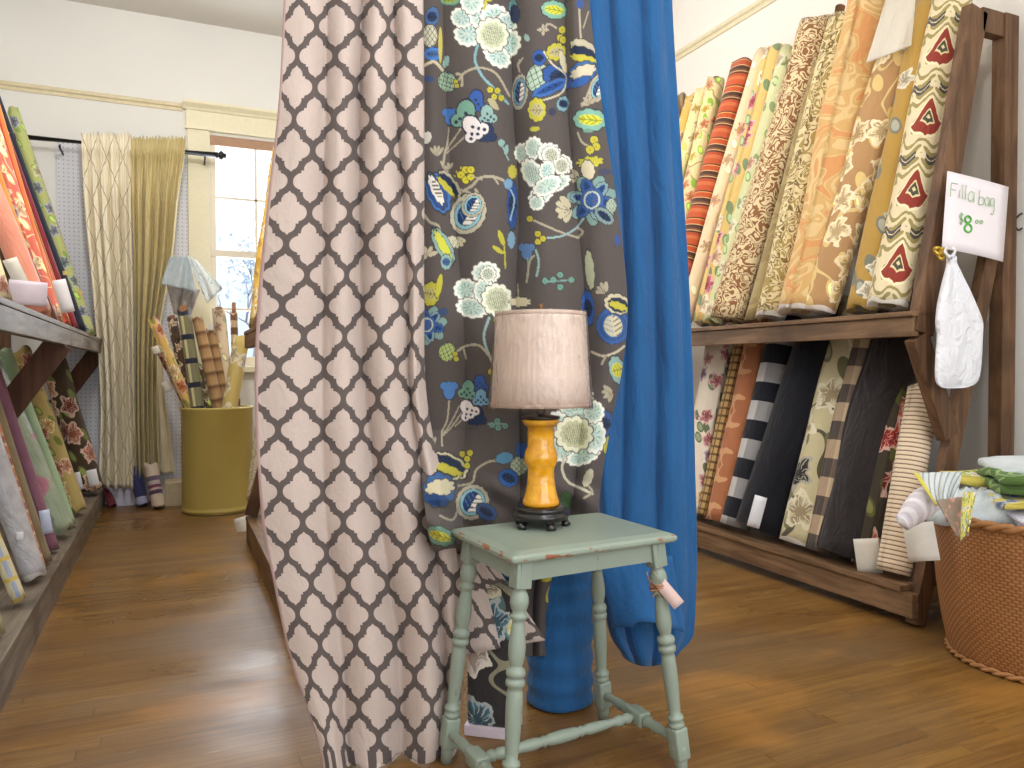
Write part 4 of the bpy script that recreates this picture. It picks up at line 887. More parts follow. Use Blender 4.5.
tag(o, 'taupe floral curtain length with blue, aqua and yellow blooms hanging behind the lamp', 'curtain', 'hanging display fabrics')
# flat floral bolt standing on its white card end
cf = at(493, 748, 2.33); cf.z = 0; cf += fw*.09
r_ = thing('fabric_bolt', 'dark floral flat bolt with white card end standing behind the left table legs', 'fabric bolt', cf)
Rz = Matrix.Rotation(math.radians(-38), 3, 'Z')
f_darkfl = fab('dark_floral', lambda t: floral(t, (56, 52, 52), [(186, 178, 150), (86, 130, 150), (206, 200, 120), (226, 216, 206)], 7, .46, (92, 120, 120), (150, 144, 120)))
bm = bmesh.new(); box(bm, cf+Vector((0, 0, .25)), (.15, .11, .44), Rz, .02); uv = uvl(bm)
for f in bm.faces:
    for lp in f.loops: q = Rz.inverted() @ (lp.vert.co-cf); lp[uv].uv = (q.x+q.y*1.1, q.z)
obj('fabric_roll', bm, f_darkfl, r_)
bm = bmesh.new(); box(bm, cf+Vector((0, 0, .0175)), (.16, .12, .034), Rz, .003); obj('card_end', bm, M['lav'], r_, False)
# rail the lengths hang from, above the frame
rl = thing('display_rail', 'dark metal rail hung from the ceiling that carries the three fabric lengths', 'rail', at(480, -320, 2.4))
bm = bmesh.new(); A = at(270, -325, 2.2); B = at(690, -325, 2.68); B.z = A.z = 3.12; tube(bm, [A, B], .014, 12)
obj('rod', bm, M['black'], rl)
for k in (.15, .85):
    q = A.lerp(B, k); bm = bmesh.new(); tube(bm, [q, Vector((q.x, q.y, ZC))], .006, 8); obj('hanger_rod', bm, M['black'], rl)

# ------------------------------------------------------------------ side table
M['sage'] = None
t = T('sage_painted_wood', 'Object'); n = t.noise(t.u, t.v, 5, 4, .6, c=t.w); n2 = t.noise(t.u*2.0, t.v*2.0, 14, 5, .7, c=t.w*.5)
c = t.mix(n, (134, 147, 134), (152, 164, 150)); c = t.mix(t.sm(n2, .66, .72), c, (120, 76, 52)); M['sage'] = t.done(c, .42, .45)
t = T('sage_edge_worn', 'Object'); n = t.noise(t.u, t.v, 16, 4, .6, c=t.w*3.0); c = t.mix(t.sm(n, .54, .58), (146, 158, 144), (150, 98, 72)); M['tagp'] = plain('pink_tag_card', (214, 186, 178), .8, .2, var=.02); M['sagew'] = t.done(c, .45, .4)
TH = .69; ang = math.radians(4.4); ex = Vector((math.cos(ang), math.sin(ang), 0)); ey = Vector((-math.sin(ang), math.cos(ang), 0))
TC = Vector((.756, 1.704, 0))+ex*.268+ey*.190; TW, TD = .528, .380
tb = thing('side_table', 'small sage-green painted side table with turned splayed legs carrying the yellow lamp', 'side table', TC, rz=0)
RM = Matrix((ex, ey, Vector((0, 0, 1)))).transposed()
bm = bmesh.new()
def slab(bm, c, w, d, prof):
    """moulded slab: prof = list of (inset, z)"""
    rings = []
    for ins, z in prof:
        a, b = w/2-ins, d/2-ins; rr = .008; ring = []
        for sx, sy, a0 in ((1, 1, 0), (-1, 1, 90), (-1, -1, 180), (1, -1, 270)):
            for k in range(4):
                th = math.radians(a0+30*k); ring.append(bm.verts.new(Vector(c)+RM @ Vector((sx*(a-rr)+rr*math.cos(th), sy*(b-rr)+rr*math.sin(th), z))))
        rings.append(ring)
    for j in range(len(rings)-1):
        k = len(rings[0])
        for i in range(k): bm.faces.new((rings[j][i], rings[j][(i+1) % k], rings[j+1][(i+1) % k], rings[j+1][i]))
    bm.faces.new(rings[0][::-1]); bm.faces.new(rings[-1])
slab(bm, TC, TW, TD, [(.016, TH-.030), (.004, TH-.026), (.0, TH-.020), (.0, TH-.012), (.006, TH-.006), (.020, TH-.002), (.028, TH)])
o = obj('table_top', bm, [M['sage'], M['sagew']], tb, False); bevelmod(o, .0015)
for p in o.data.polygons:
    if abs(p.normal.z) < .8 and p.center.z > TH-.035: p.material_index = 1
def apron(sx, sy, L, along):
    bm = bmesh.new(); c = TC+ex*sx+ey*sy; z0, z1 = TH-.085, TH-.03; h = L/2
    # shaped lower edge
    prof = [(-h, z1), (-h, z0-.012), (-h+.03, z0-.012), (-h+.038, z0-.004), (-h+.05, z0+.004), (h-.05, z0+.004), (h-.038, z0-.004), (h-.03, z0-.012), (h, z0-.012), (h, z1)]
    A = []; B = []
    for a, z in prof:
        for lst, o_ in ((A, -.009), (B, .009)):
            q = c+(ex*a+ey*o_ if along == 'x' else ey*a+ex*o_); lst.append(bm.verts.new(Vector((q.x, q.y, z))))
    n = len(prof)
    for i in range(n): bm.faces.new((A[i], A[(i+1) % n], B[(i+1) % n], B[i]))
    bm.faces.new(A[::-1]); bm.faces.new(B); bmesh.ops.recalc_face_normals(bm, faces=bm.faces[:]); obj('apron', bm, M['sage'], tb, False)
LX, LY = TW/2-.05, TD/2-.045
for sy in (-1, 1): apron(0, sy*(LY+.004), 2*LX+.05, 'x')
for sx in (-1, 1): apron(sx*(LX+.004), 0, 2*LY+.05, 'y')
SPL = .075      # how far each foot stands outside its top
LP = [(.022, 0.0), (.022, .035), (.0150, .04), (.0190, .048), (.0235, .060), (.0245, .074), (.0200, .090), (.0150, .098), (.0215, .103), (.0225, .112), (.0150, .117), (.0160, .125), (.0190, .150), (.0225, .182), (.0215, .205), (.0170, .226), (.0150, .232),
      (.0235, .238), (.0250, .247), (.0235, .255), (.0165, .259), (.0240, .264), (.0250, .271), (.0240, .278), (.0170, .283), (.0200, .292), (.0215, .32), (.0205, .38), (.0170, .44), (.0155, .458), (.0225, .463), (.0235, .471), (.0160, .477), (.0225, .482), (.0225, .490), (.0180, .497)]
LEG = {}
for sx in (-1, 1):
    for sy in (-1, 1):
        top_ = TC+ex*(sx*LX)+ey*(sy*LY)+Vector((0, 0, TH-.032)); ft = TC+ex*(sx*(LX+.066))+ey*(sy*(LY+.046)); ft.z = 0
        d = (ft-top_); L = d.length; d.normalize(); s0 = (ex-d*ex.dot(d)).normalized(); t0 = d.cross(s0); Mx = Matrix((s0, t0, d)).transposed()
        bm = bmesh.new(); box(bm, top_+d*.03, (.044, .044, .075), Mx, .003)
        lathe(bm, [(r*1.0, z+.03) for r, z in LP], top_, 24, Mx)
        z0 = .525; box(bm, top_+d*(z0+.045), (.044, .044, .09), Mx, .006)
        lathe(bm, [(.018, .568), (.0225, .575), (.0235, .585), (.0225, .6), (.0185, .625), (.0165, L-.003)], top_, 24, Mx)
        obj('leg', bm, M['sage'], tb); LEG[sx, sy] = (top_, d)
def spindle(A, B, knobs, blk=False):
    bm = bmesh.new(); d = B-A; L = d.length; d.normalize(); s0, t0, _ = frame_axes(d); Mx = Matrix((s0, t0, d)).transposed()
    lathe(bm, [(r, z*L) for r, z in knobs], A, 20, Mx)
    if blk: box(bm, (A+B)/2, (.042, .042, .075), Matrix((Vector((0, 0, 1)), d.cross(Vector((0, 0, 1))), d)).transposed(), .006)
    return bm
zs = .568
kn_s = [(.009, .03), (.011, .06), (.0145, .1), (.011, .14), (.0125, .18), (.0165, .27), (.0145, .33), (.018, .36), (.018, .38), (.012, .40), (.012, .60), (.018, .62), (.018, .64), (.0145, .67), (.0165, .73), (.0125, .82), (.011, .86), (.0145, .9), (.011, .94), (.009, .97)]
mids = {}
for sx in (-1, 1):
    a = LEG[sx, -1][0]+LEG[sx, -1][1]*zs; b = LEG[sx, 1][0]+LEG[sx, 1][1]*zs; obj('stretcher', spindle(a, b, kn_s, True), M['sage'], tb); mids[sx] = (a+b)/2
kn_l = [(.009, .03), (.011, .05), (.016, .07), (.0165, .09), (.011, .10), (.0165, .12), (.016, .15), (.011, .165), (.012, .2), (.0155, .27), (.0165, .33), (.012, .37), (.0165, .385), (.0125, .40), (.0165, .42), (.0185, .5), (.0165, .58), (.0125, .6), (.0165, .615), (.012, .63), (.0165, .67), (.0155, .73), (.012, .8), (.011, .835), (.016, .85), (.0165, .88), (.011, .9), (.0165, .91), (.016, .93), (.011, .95), (.009, .97)]
obj('stretcher', spindle(mids[-1], mids[1], kn_l), M['sage'], tb)
# hang tag tied round the right front leg
lt, ld = LEG[1, -1]; tp = lt+ld*.125
r_ = thing('hang_tag', 'pink-beige paper price tag tied with raffia round the table\'s right front leg', 'price tag', tp)
bm = bmesh.new()
for k in range(3): tube(bm, [tp+ex*(.026*math.cos(a))+ey*(.026*math.sin(a))+Vector((0, 0, .006*k-.006+.004*math.sin(a*2))) for a in [i*2*PI/16 for i in range(17)]], .0022, 5)
for k in range(5): tube(bm, [tp-ex*.02-ey*.016, tp-ex*(.035+.006*k)-ey*.025+Vector((0, 0, .012*(k-1))), tp-ex*(.045+.004*k)-ey*.02+Vector((0, 0, .018*(k-1)))], .0015, 5)
obj('raffia_tie', bm, plain('raffia', (176, 128, 92), .85, .1, var=.15), r_)
tq = at(667, 591, depth(tp)-.03)
bm = bmesh.new(); tube(bm, [tp-ey*.026, at(654, 572, depth(tp)-.03)], .001, 5); obj('string', bm, M['string'], r_)
card(tq, .035, .10, 42, (CAM-tq), r_, 'tagp' if 'tagp' in M else 'lav', 'paper_tag')

# ------------------------------------------------------------------ lamp
LC = on(541, 526, 2, TH); LC.z = TH
lp_ = thing('table_lamp', 'yellow ceramic table lamp with a pleated beige shade in clear plastic on a black base', 'lamp', LC)
q = depth(LC)/FPX
def lz(py): return (526-py)*q*.997
bmat = plain('black_lacquer', (22, 18, 17), .28, .5, var=.1, coat=.3)
bm = bmesh.new()
lathe(bm, [(.066, .020), (.078, .026), (.083, .034), (.080, .041), (.070, .044), (.074, .048), (.075, .055), (.070, .060), (.05, .062)], LC, 48)
for k in range(5):
    a = 2*PI*k/5+.9; p0 = LC+Vector((math.cos(a), math.sin(a), 0))*.064
    tube(bm, [p0+Vector((0, 0, .03)), p0+Vector((math.cos(a)*.006, math.sin(a)*.006, .014)), p0+Vector((math.cos(a)*.01, math.sin(a)*.01, .001))], [.016, .011, .015], 10)
obj('base', bm, bmat, lp_)
t = T('yellow_glaze', 'Object'); n = t.noise(t.u, t.v, 30, 3, .6, .5, c=t.w); t.bump(t.noise(t.u, t.v, 45, 2, .5, 1.2, c=t.w), .35, .004); yel = t.done(t.mix(t.sm(n, .35, .7), (222, 150, 14), (240, 176, 34)), .14, .6, coat=.5)
zb, zt = .062, lz(419)
prof = [(.050, zb), (.054, zb+.004), (.053, zb+.014), (.047, zb+.032), (.042, zb+.055), (.0392, zb+.085), (.039, zb+.105), (.041, zb+.112), (.0455, zb+.120), (.0485, zb+.134), (.0485, zb+.146), (.0455, zb+.158), (.041, zb+.166), (.0392, zb+.175), (.0392, zb+.20), (.041, zb+.235), (.047, zt-.018), (.053, zt-.006), (.054, zt)]
bm = bmesh.new(); lathe(bm, prof, LC, 48); obj('ceramic_body', bm, yel, lp_)
bm = bmesh.new(); lathe(bm, [(.050, zt+.001), (.057, zt+.004), (.056, zt+.009), (.03, zt+.014), (.014, zt+.017), (.012, zt+.05)], LC, 32); obj('cap', bm, bmat, lp_)
bm = bmesh.new(); lathe(bm, [(.009, zt+.05), (.016, zt+.055), (.017, zt+.1), (.012, zt+.105), (.004, zt+.11), (.004, lz(312))], LC, 20)
for s_ in (-1, 1): tube(bm, catmull([LC+ex*(s_*.012)+Vector((0, 0, zt+.05)), LC+ex*(s_*.055)+Vector((0, 0, zt+.14)), LC+ex*(s_*.045)+Vector((0, 0, lz(330))), LC+Vector((0, 0, lz(316)))], 6), .0022, 6)
obj('harp', bm, plain('brass', (150, 110, 60), .35, .5, .8), lp_)
S0, S1 = lz(406), lz(313); rb, rt = 49.5*q, 44*q
t = T('pleated_shade'); g_ = t.noise(t.u*30.0, t.v*.8, 3, 3, .6); c = t.mix(g_, (226, 200, 184), (246, 226, 210))
lp2 = t.sin(t.u*(2*PI/.0155)); t.bump(lp2*.5+g_, .22, .002); shade_m = t.done(c, .7, .25, .2)
t.bs.inputs['Transmission Weight'].default_value = 0
bm = bmesh.new(); n = 128; uv = uvl(bm); R_ = []
zz = [(rb, S0), (rb+(rt-rb)*.33, S0+(S1-S0)*.33), (rb+(rt-rb)*.66, S0+(S1-S0)*.66), (rt, S1)]
lathe(bm, zz, LC, n, cap=False, rfun=lambda a, z: 1+.004*math.sin(a*64)); o = obj('lamp_shade', bm, shade_m, lp_); solid(o, .002)
M['strim'] = plain('shade_trim', (222, 196, 180), .6, .3)
for r0, z0, h in ((rb, S0, .012), (rt, S1-.010, .012)):
    bm = bmesh.new(); lathe(bm, [(r0+.0005, z0), (r0+.003, z0+.001), (r0+.003, z0+h-.001), (r0+.0005, z0+h)], LC, 64, cap=False); obj('shade_trim', bm, M['strim'], lp_)
bm = bmesh.new(); lathe(bm, [(.003, lz(312)), (.008, lz(311)), (.005, lz(309)), (.009, lz(306)), (.004, lz(303))], LC, 16); tube(bm, [LC+Vector((rt*math.cos(a), rt*math.sin(a), S1-.006)) if k else LC+Vector((0, 0, S1-.006)) for a in (.3,) for k in (0, 1)], .0018, 6); obj('finial', bm, plain('bronze', (120, 84, 60), .4, .5, .7), lp_)
t = T('clear_wrap', 'Object'); t.N.remove(t.bs); g1 = t.N.new('ShaderNodeBsdfTransparent'); g2 = t.N.new('ShaderNodeBsdfGlossy'); g2.inputs['Roughness'].default_value = .12
bp = t.N.new('ShaderNodeBump'); bp.inputs['Strength'].default_value = .9; bp.inputs['Distance'].default_value = .012
t.link(t.noise(t.u, t.v, 22, 3, .6, 1.5, c=t.w*.6), bp.inputs['Height']); t.nt.links.new(bp.outputs[0], g2.inputs['Normal'])
fr = t.N.new('ShaderNodeFresnel'); fr.inputs[0].default_value = 1.45; t.nt.links.new(bp.outputs[0], fr.inputs['Normal'])
mm = t.N.new('ShaderNodeMixShader'); t.link(V(t, fr.outputs[0])*.8+.01, mm.inputs[0]); t.nt.links.new(g1.outputs[0], mm.inputs[1]); t.nt.links.new(g2.outputs[0], mm.inputs[2]); t.nt.links.new(mm.outputs[0], t.out.inputs[0]); M['wrap'] = t.mat
bm = bmesh.new(); lathe(bm, [(rb*.93, S0-.008), (rb+.007, S0-.004), (rb+.006, S0+.03), (rb+(rt-rb)*.5+.007, (S0+S1)/2), (rt+.006, S1-.02), (rt+.005, S1+.004), (rt*.9, S1+.007)], LC, 64, cap=False, rfun=lambda a, z: 1+.008*math.sin(a*7+z*20)+.006*math.sin(a*13-z*31))
obj('plastic_wrap', bm, M['wrap'], lp_)

# ------------------------------------------------------------------ hanging curtains at the back wall
YR = 7.10
def rodp(x, y): return on(x, y, 1, YR)
rr = thing('curtain_rod', 'black metal curtain rod across the pegboard', 'curtain rod', rodp(120, 146))
A = rodp(4, 135); B = rodp(216, 155); bm = bmesh.new(); tube(bm, [A, B], .024, 14); obj('rod', bm, M['black'], rr)
bm = bmesh.new(); d = (B-A).normalized(); s0, t0, _ = frame_axes(d); lathe(bm, [(.02, 0), (.03, .005), (.03, .012), (.018, .018), (.034, .03), (.04, .045), (.03, .06), (.018, .066), (.026, .076), (.008, .085)], B, 20, Matrix((s0, t0, d)).transposed()); obj('finial', bm, M['black'], rr)
for px in (60, 205):
    q_ = rodp(px, 140+px*.08); bm = bmesh.new(); tube(bm, [Vector((q_.x, YB-.02, q_.z-.03)), Vector((q_.x, YR, q_.z-.03)), Vector((q_.x, YR-.02, q_.z-.005))], .008, 8); obj('bracket', bm, M['black'], rr)
def back_curtain(label, rows, mat, ncol, amp, seed, nfold, uw):
    """rows: (y px, x left, x right) at plane YR"""
    rnd = random.Random(seed); ph = rnd.uniform(0, 6); bm = bmesh.new(); uv = uvl(bm); G = []; NYr = 70; y0, y1 = rows[0][0], rows[-1][0]
    rs = [(r[0], [r[1], r[2]]) for r in rows]
    for j in range(NYr+1):
        y = y0+(y1-y0)*j/NYr; l, r = interp_rows(rs, y); rw = []; b = j/NYr
        for i in range(ncol+1):
            a = i/ncol; aa = a+.018*math.sin(a*nfold*2*PI*.5+ph+b*1.5)
            p = rodp(l+(r-l)*a, y-(1.6*math.sin(a*nfold*7*PI)+1.0*math.sin(a*nfold*17)+.8 if j == 0 else 0))
            fold = math.sin(aa*nfold*2*PI+ph+.5*math.sin(b*3))+.35*math.sin(aa*nfold*4.3*PI+ph*2+b*2)
            if b < .2: fold = fold*(b/.2)+(1-b/.2)*math.sin(aa*nfold*6.8*PI+ph)*.55
            gather = 1.0 if b > .06 else .5+b*8
            if .012 < b < .045: gather *= .45
            p.y += -amp*fold*gather*(.65+.35*b)-(.045 if b < .05 else .02)
            rw.append(bm.verts.new(p))
        G.append(rw)
    L = (G[0][0].co-G[-1][0].co).length
    for j in range(NYr):
        for i in range(ncol):
            f = bm.faces.new((G[j][i], G[j][i+1], G[j+1][i+1], G[j+1][i]))
            for lp, (a, b) in zip(f.loops, ((i, j), (i+1, j), (i+1, j+1), (i, j+1))): lp[uv].uv = (a/ncol*uw, (1-b/NYr)*L)
    o = obj('hanging_curtain', bm, mat); origin_to(o, rodp((rows[-1][1]+rows[-1][2])/2, rows[-1][0])); solid(o, .004)
    return tag(o, label, 'curtain', 'curtains on the black rod')
def lattice(t):
    a = t.abs(t.frac(t.u/.24+t.v/.36)-.5); b = t.abs(t.frac(t.u/.24-t.v/.36)-.5)
    m_ = t.m('GREATER_THAN', t.mx(a, b), .474); return t.mix(m_, t.mix(t.sin(t.u*45.0) > .3, (236, 226, 198), (246, 238, 216)), (186, 172, 146))
back_curtain('cream curtain with thin diamond lattice gathered on the black rod', [(136, 82, 131), (200, 85, 131), (300, 94, 133), (400, 101, 134), (488, 99, 137)], fab('cream_lattice', lattice, rough=.5, sheen=.2), 90, .05, 3, 4.5, .72)
back_curtain('gold satin curtain pulled aside next to the cream one', [(140, 130, 186), (200, 132, 178), (260, 134, 172), (330, 135, 160), (400, 135, 158), (477, 136, 160)], fab('gold_satin', lambda t: t.mix(t.noise(t.u, t.v*.2, 9), (178, 160, 104), (212, 196, 140)), rough=.38, spec=.5, sheen=.2), 90, .045, 9, 5, .9)
def back_curtain_lin():
    o = back_curtain('pale lining panel peeping out behind the gold curtain above the floor', [(330, 152, 162), (400, 155, 166), (474, 157, 175)], fab('lining', lambda t: (222, 210, 180)), 20, .015, 5, 1.5, .2); o.location.y += .10; return o
back_curtain_lin()
# things on the floor under the curtains
def fl(x, y): p = on(x, y, 2, 0); p.z = 0; return p
q = fl(128, 505); o = obj('storage_box', bx(q.x-.15, q.x+.13, q.y-.05, q.y+.14, 0, .17, .008), plain('pale_box', (206, 206, 222), .7, .2), smooth=False); origin_to(o, (q.x, q.y, 0)); tag(o, 'pale lilac-white box on the floor under the cream curtain', 'box')
q = fl(184, 500); o = obj('cardboard_box', bx(q.x-.15, q.x-.01, 6.95, 7.2, 0, .2, .006), plain('beige_box', (196, 180, 150), .8, .2), smooth=False); origin_to(o, (q.x, 7.1, 0)); tag(o, 'small beige carton on the floor beside the yellow drum', 'box')
def flroll(label, x, y, top, w, mat, seed):
    a = fl(x, y); b = a+Vector((-.06, .1, top)); return bolt(label, a+Vector((0, 0, .012)), b, w, mat, 'rolls on the floor under the curtains', seed, name='fabric_roll')
flroll('navy rolled cloth on the floor under the gold curtain', 143, 507, .32, .06, fab('navy_roll', lambda t: t.mix(t.m('LESS_THAN', t.v, .07), (60, 62, 104), (176, 178, 206))), 4)
flroll('striped plum and cream rolled cloth on the floor left of the yellow drum', 159, 509, .36, .065, fab('plum_stripe', lambda t: stripes(t, t.v, .26, [(0, (214, 196, 176)), (.42, (96, 70, 100)), (.55, (206, 190, 180)), (.62, (130, 70, 100)), (.72, (190, 176, 170)), (.85, (110, 90, 116))])), 8)
flroll('dark red rolled cloth on the floor at the end of the left rack', 113, 508, .16, .04, fab('dark_red', lambda t: (110, 44, 56)), 12)

# ------------------------------------------------------------------ drum with rolls
DC = Vector((.325, 6.63, 0)); DR = .272; DH = .845
t = T('mustard_enamel', 'Object'); n = t.noise(t.u, t.v, 4, 4, .6, c=t.w); M['drum'] = t.done(t.mix(n, (178, 158, 84), (196, 176, 98)), .42, .4)
dr = thing('storage_drum', 'mustard yellow round drum holding upright fabric rolls by the window', 'drum', DC)
bm = bmesh.new(); lathe(bm, [(DR-.02, .02), (DR-.002, .012), (DR+.004, .018), (DR+.004, .03), (DR-.001, .036), (DR, .06), (DR, DH-.03), (DR+.006, DH-.022), (DR+.008, DH-.01), (DR+.003, DH), (DR-.004, DH-.004), (DR-.012, DH-.03), (DR-.012, .05)], DC, 72, cap=False)
bm2 = bmesh.new(); obj('drum_body', bm, M['drum'], dr); lathe(bm2, [(DR-.014, .022), (DR-.014, .04)], DC, 48); obj('drum_floor', bm2, M['drum'], dr)
bm = bmesh.new(); lathe(bm, [(DR-.01, .001), (DR+.007, .001), (DR+.009, .008), (DR+.006, .014), (DR-.01, .014)], DC, 72, cap=False); obj('bottom_ring', bm, plain('tarnished_metal', (130, 110, 60), .4, .5, .5), dr)
drs = [  # label, top px, rim px, width px, y plane, material
 ('yellow roll with red flowers leaning out of the drum, leftmost at the front', (153, 319), (188, 402), 12, 6.56, fab('yellow_red', lambda t: floral(t, (222, 184, 110), [(190, 80, 50), (214, 120, 60), (240, 214, 150)], 7, .44, (150, 150, 80))), .0),
 ('red and cream printed roll behind the yellow one in the drum', (158, 345), (189, 408), 11, 6.70, fab('red_cream', lambda t: floral(t, (214, 184, 160), [(160, 60, 56), (190, 110, 90)], 12, .44, (120, 70, 50))), .0),
 ('dark brown small-print roll in the drum', (172, 318), (190, 400), 13, 6.72, fab('dark_print', lambda t: floral(t, (92, 72, 58), [(206, 180, 150), (160, 120, 90)], 12, .42, (60, 50, 44))), .02),
 ('grey-green and navy plaid roll with a cardboard core in the drum', (184, 312), (197, 404), 16, 6.52, fab('green_plaid', lambda t: t.mix(t.frac(t.v/.19) < .22, t.mix(t.frac(t.u/.12) < .2, (128, 124, 96), (206, 200, 150)), (44, 48, 62))), .05),
 ('dark leafy roll low in the drum between plaid and tan rolls', (200, 365), (207, 404), 12, 6.58, fab('dark_leaf', lambda t: floral(t, (84, 70, 50), [(176, 180, 96), (120, 110, 70)], 8, .46, (150, 160, 80))), .0),
 ('tan shaded-stripe roll right of the plaid one in the drum', (197, 318), (223, 404), 13, 6.54, fab('tan_stripe', lambda t: t.ramp(t.frac(t.v/.11), [(0, (190, 156, 112)), (.5, (176, 140, 98)), (.8, (112, 78, 54)), (1, (190, 156, 112))], False)), .0),
 ('second tan shaded-stripe roll in the drum, behind the first', (211, 330), (231, 400), 11, 6.68, FAB['tan_stripe'], .0),
 ('cream roll with faint rose print in the drum', (219, 311), (229, 400), 17, 6.76, fab('faint_rose', lambda t: floral(t, (222, 204, 176), [(206, 150, 140), (214, 180, 150)], 8, .42, (190, 184, 150))), .03),
 ('brown checked roll with a bare cardboard core at the back of the drum', (234, 312), (239, 400), 9, 6.80, fab('brown_check', lambda t: stripes(t, t.v, .12, [(0, (196, 170, 140)), (.5, (120, 84, 60))])), .08),
 ('gold roll with white medallions leaning right in the drum', (242, 338), (229, 402), 20, 6.48, fab('gold_medal', lambda t: floral(t, (206, 184, 116), [(236, 232, 216), (226, 216, 176)], 6, .46, None)), .0),
]
for i, (lb, up, lo, w_, yp, mt, core) in enumerate(drs):
    A0 = on(*lo, 1, yp); B0 = on(*up, 1, yp+.04); d = B0-A0; A1 = A0-d*((A0.z-.06)/d.z)
    # keep the foot inside the drum
    off = Vector((A1.x-DC.x, A1.y-DC.y, 0)); r0 = w_*depth(A0)/FPX/2
    lim = DR-.03-r0
    if off.length > lim: A1 = Vector((DC.x, DC.y, .06))+off.normalized()*lim
    tags_ = [(167, 386, 8, 11, 25, 'card')] if i == 1 else ([(211, 327, 4, 7, -5, 'cardw')] if i == 6 else ())
    if i == 0: tags_ = [(156, 350, 7, 8, 20, 'card')]
    bolt(lb, A1, B0, r0, mt, 'rolls standing in the yellow drum', 400+i*3, core=core, tags=tags_, name='fabric_roll')
def cloth(name, label, cat, pts, mat, d0, nu=14, nv=14, relief=.03, wav=3, group=None, seed=0, hang=None):
    """free cloth between four pixel corners TL,TR,BR,BL, each (x,y,depth offset)"""
    bm = bmesh.new(); uv = uvl(bm); G = []; rnd = random.Random(seed); ph = rnd.uniform(0, 6)
    for j in range(nv+1):
        rw = []
        for i in range(nu+1):
            a, b = i/nu, j/nv
            w4 = ((1-a)*(1-b), a*(1-b), a*b, (1-a)*b); x, y, dd = (sum(w*p[k] for w, p in zip(w4, pts)) for k in range(3))
            y += (hang or 0)*(a*(1-a)*4)*b
            d = d0+dd+relief*(math.sin(a*wav*2*PI+ph+b*2)*.6+math.sin(a*wav*3.3*PI+b*5+ph)*.4)-relief*1.5*math.sin(b*PI*.5)
            rw.append(bm.verts.new(at(x, y, d)))
        G.append(rw)
    for j in range(nv):
        for i in range(nu):
            f = bm.faces.new((G[j][i], G[j][i+1], G[j+1][i+1], G[j+1][i]))
            for lp, (a, b) in zip(f.loops, ((i, j), (i+1, j), (i+1, j+1), (i, j+1))): lp[uv].uv = (a/nu*.5, b/nv*.5)
    o = obj(name, bm, mat); c = sum((Vector(v.co) for v in o.data.vertices), Vector())/len(o.data.vertices); origin_to(o, c); solid(o, .004)
    return tag(o, label, cat, group)
dd = depth(Vector((.2, 6.6, 1.4)))
f_grey = fab('grey_blue_cloth', lambda t: t.mix(t.noise(t.u, t.v, 8), (150, 164, 170), (196, 208, 214)), rough=.5, sheen=.2)
f_wprint = fab('white_branch_print', lambda t: t.mix(t.abs(t.noise(t.u, t.v, 9, 1, .5, .6)-.5) < .012, (222, 230, 230), (130, 146, 156)))
cloth('draped_remnant', 'grey-blue satin remnant draped over the rolls in the drum', 'fabric', [(170, 257, .05), (188, 256, .05), (197, 292, -.1), (161, 284, -.05)], f_grey, dd, relief=.04, wav=1.6)
cloth('draped_remnant', 'white remnant with thin dark branches draped to a point over the drum\'s rolls', 'fabric', [(187, 256, .06), (196, 260, .06), (223, 288, -.06), (207, 303, -.1)], f_wprint, dd, relief=.03, wav=1.3, seed=2)
cloth('draped_remnant', 'pale crumpled remnant hanging between the grey-blue one and the roll tops', 'fabric', [(166, 282, .08), (200, 290, .1), (190, 318, .06), (174, 314, .1)], fab('pale_crumple', lambda t: t.mix(t.noise(t.u, t.v, 12), (150, 130, 116), (196, 190, 182)), wrink=1), dd, relief=.05, wav=2.2, seed=4)

# ------------------------------------------------------------------ linen over a bolt, sign, bag, hook
pl = onplane(900, 54, Vector((3.03, 0, 1.40)), plane_n); dl = depth(pl)-.14
cloth('linen_remnant', 'off-white linen remnant thrown over the tan floral bolt at the top of the right rack', 'fabric', [(893, -22, .10), (925, -22, .10), (921, 42, -.02), (866, 63, -.03)], fab('offwhite_linen', lambda t: (226, 216, 200), amt=.12), dl, relief=.012, wav=1.2, nu=20, nv=24)
def y23(x, z, y=2.27): return Vector((x, y, z))
TLs, TRs, BRs, BLs = (on(x, y, 1, 2.262) for x, y in ((947.5, 171), (1008.5, 187), (1002, 262), (941, 248.5)))
sg = thing('paper_sign', 'white paper sign reading Fill a bag \$8.00 in green marker on the rack\'s end'.replace('\\', ''), 'sign', (TLs+BRs)/2)
bm = bmesh.new(); uv = uvl(bm); G = []
for j in range(9):
    rw = []
    for i in range(7):
        a, b = i/6, j/8; p = TLs*(1-a)*(1-b)+TRs*a*(1-b)+BRs*a*b+BLs*(1-a)*b; p.y -= .012*math.sin(a*PI)*(.4+b*.6)+.004*b; rw.append(bm.verts.new(p))
    G.append(rw)
for j in range(8):
    for i in range(6): bm.faces.new((G[j][i], G[j][i+1], G[j+1][i+1], G[j+1][i]))
o = obj('paper', bm, plain('sign_paper', (240, 232, 236), .7, .2, var=.015), sg); solid(o, .002)
def sp(x, y):
    p = on(x, y, 1, 2.2475); return p
def stroke(pts, r, mat, name):
    bm = bmesh.new()
    for st in pts: tube(bm, catmull([sp(*q) for q in st], 5) if len(st) > 2 else [sp(*q) for q in st], r, 6)
    return obj(name, bm, mat, sg)
gr1 = plain('light_green_marker', (166, 196, 150), .6, .2, var=.05); gr2 = plain('green_marker', (96, 176, 76), .6, .2, var=.05)
K = .1823
def c2(x, y): return (880+x*K, 120+y*K)
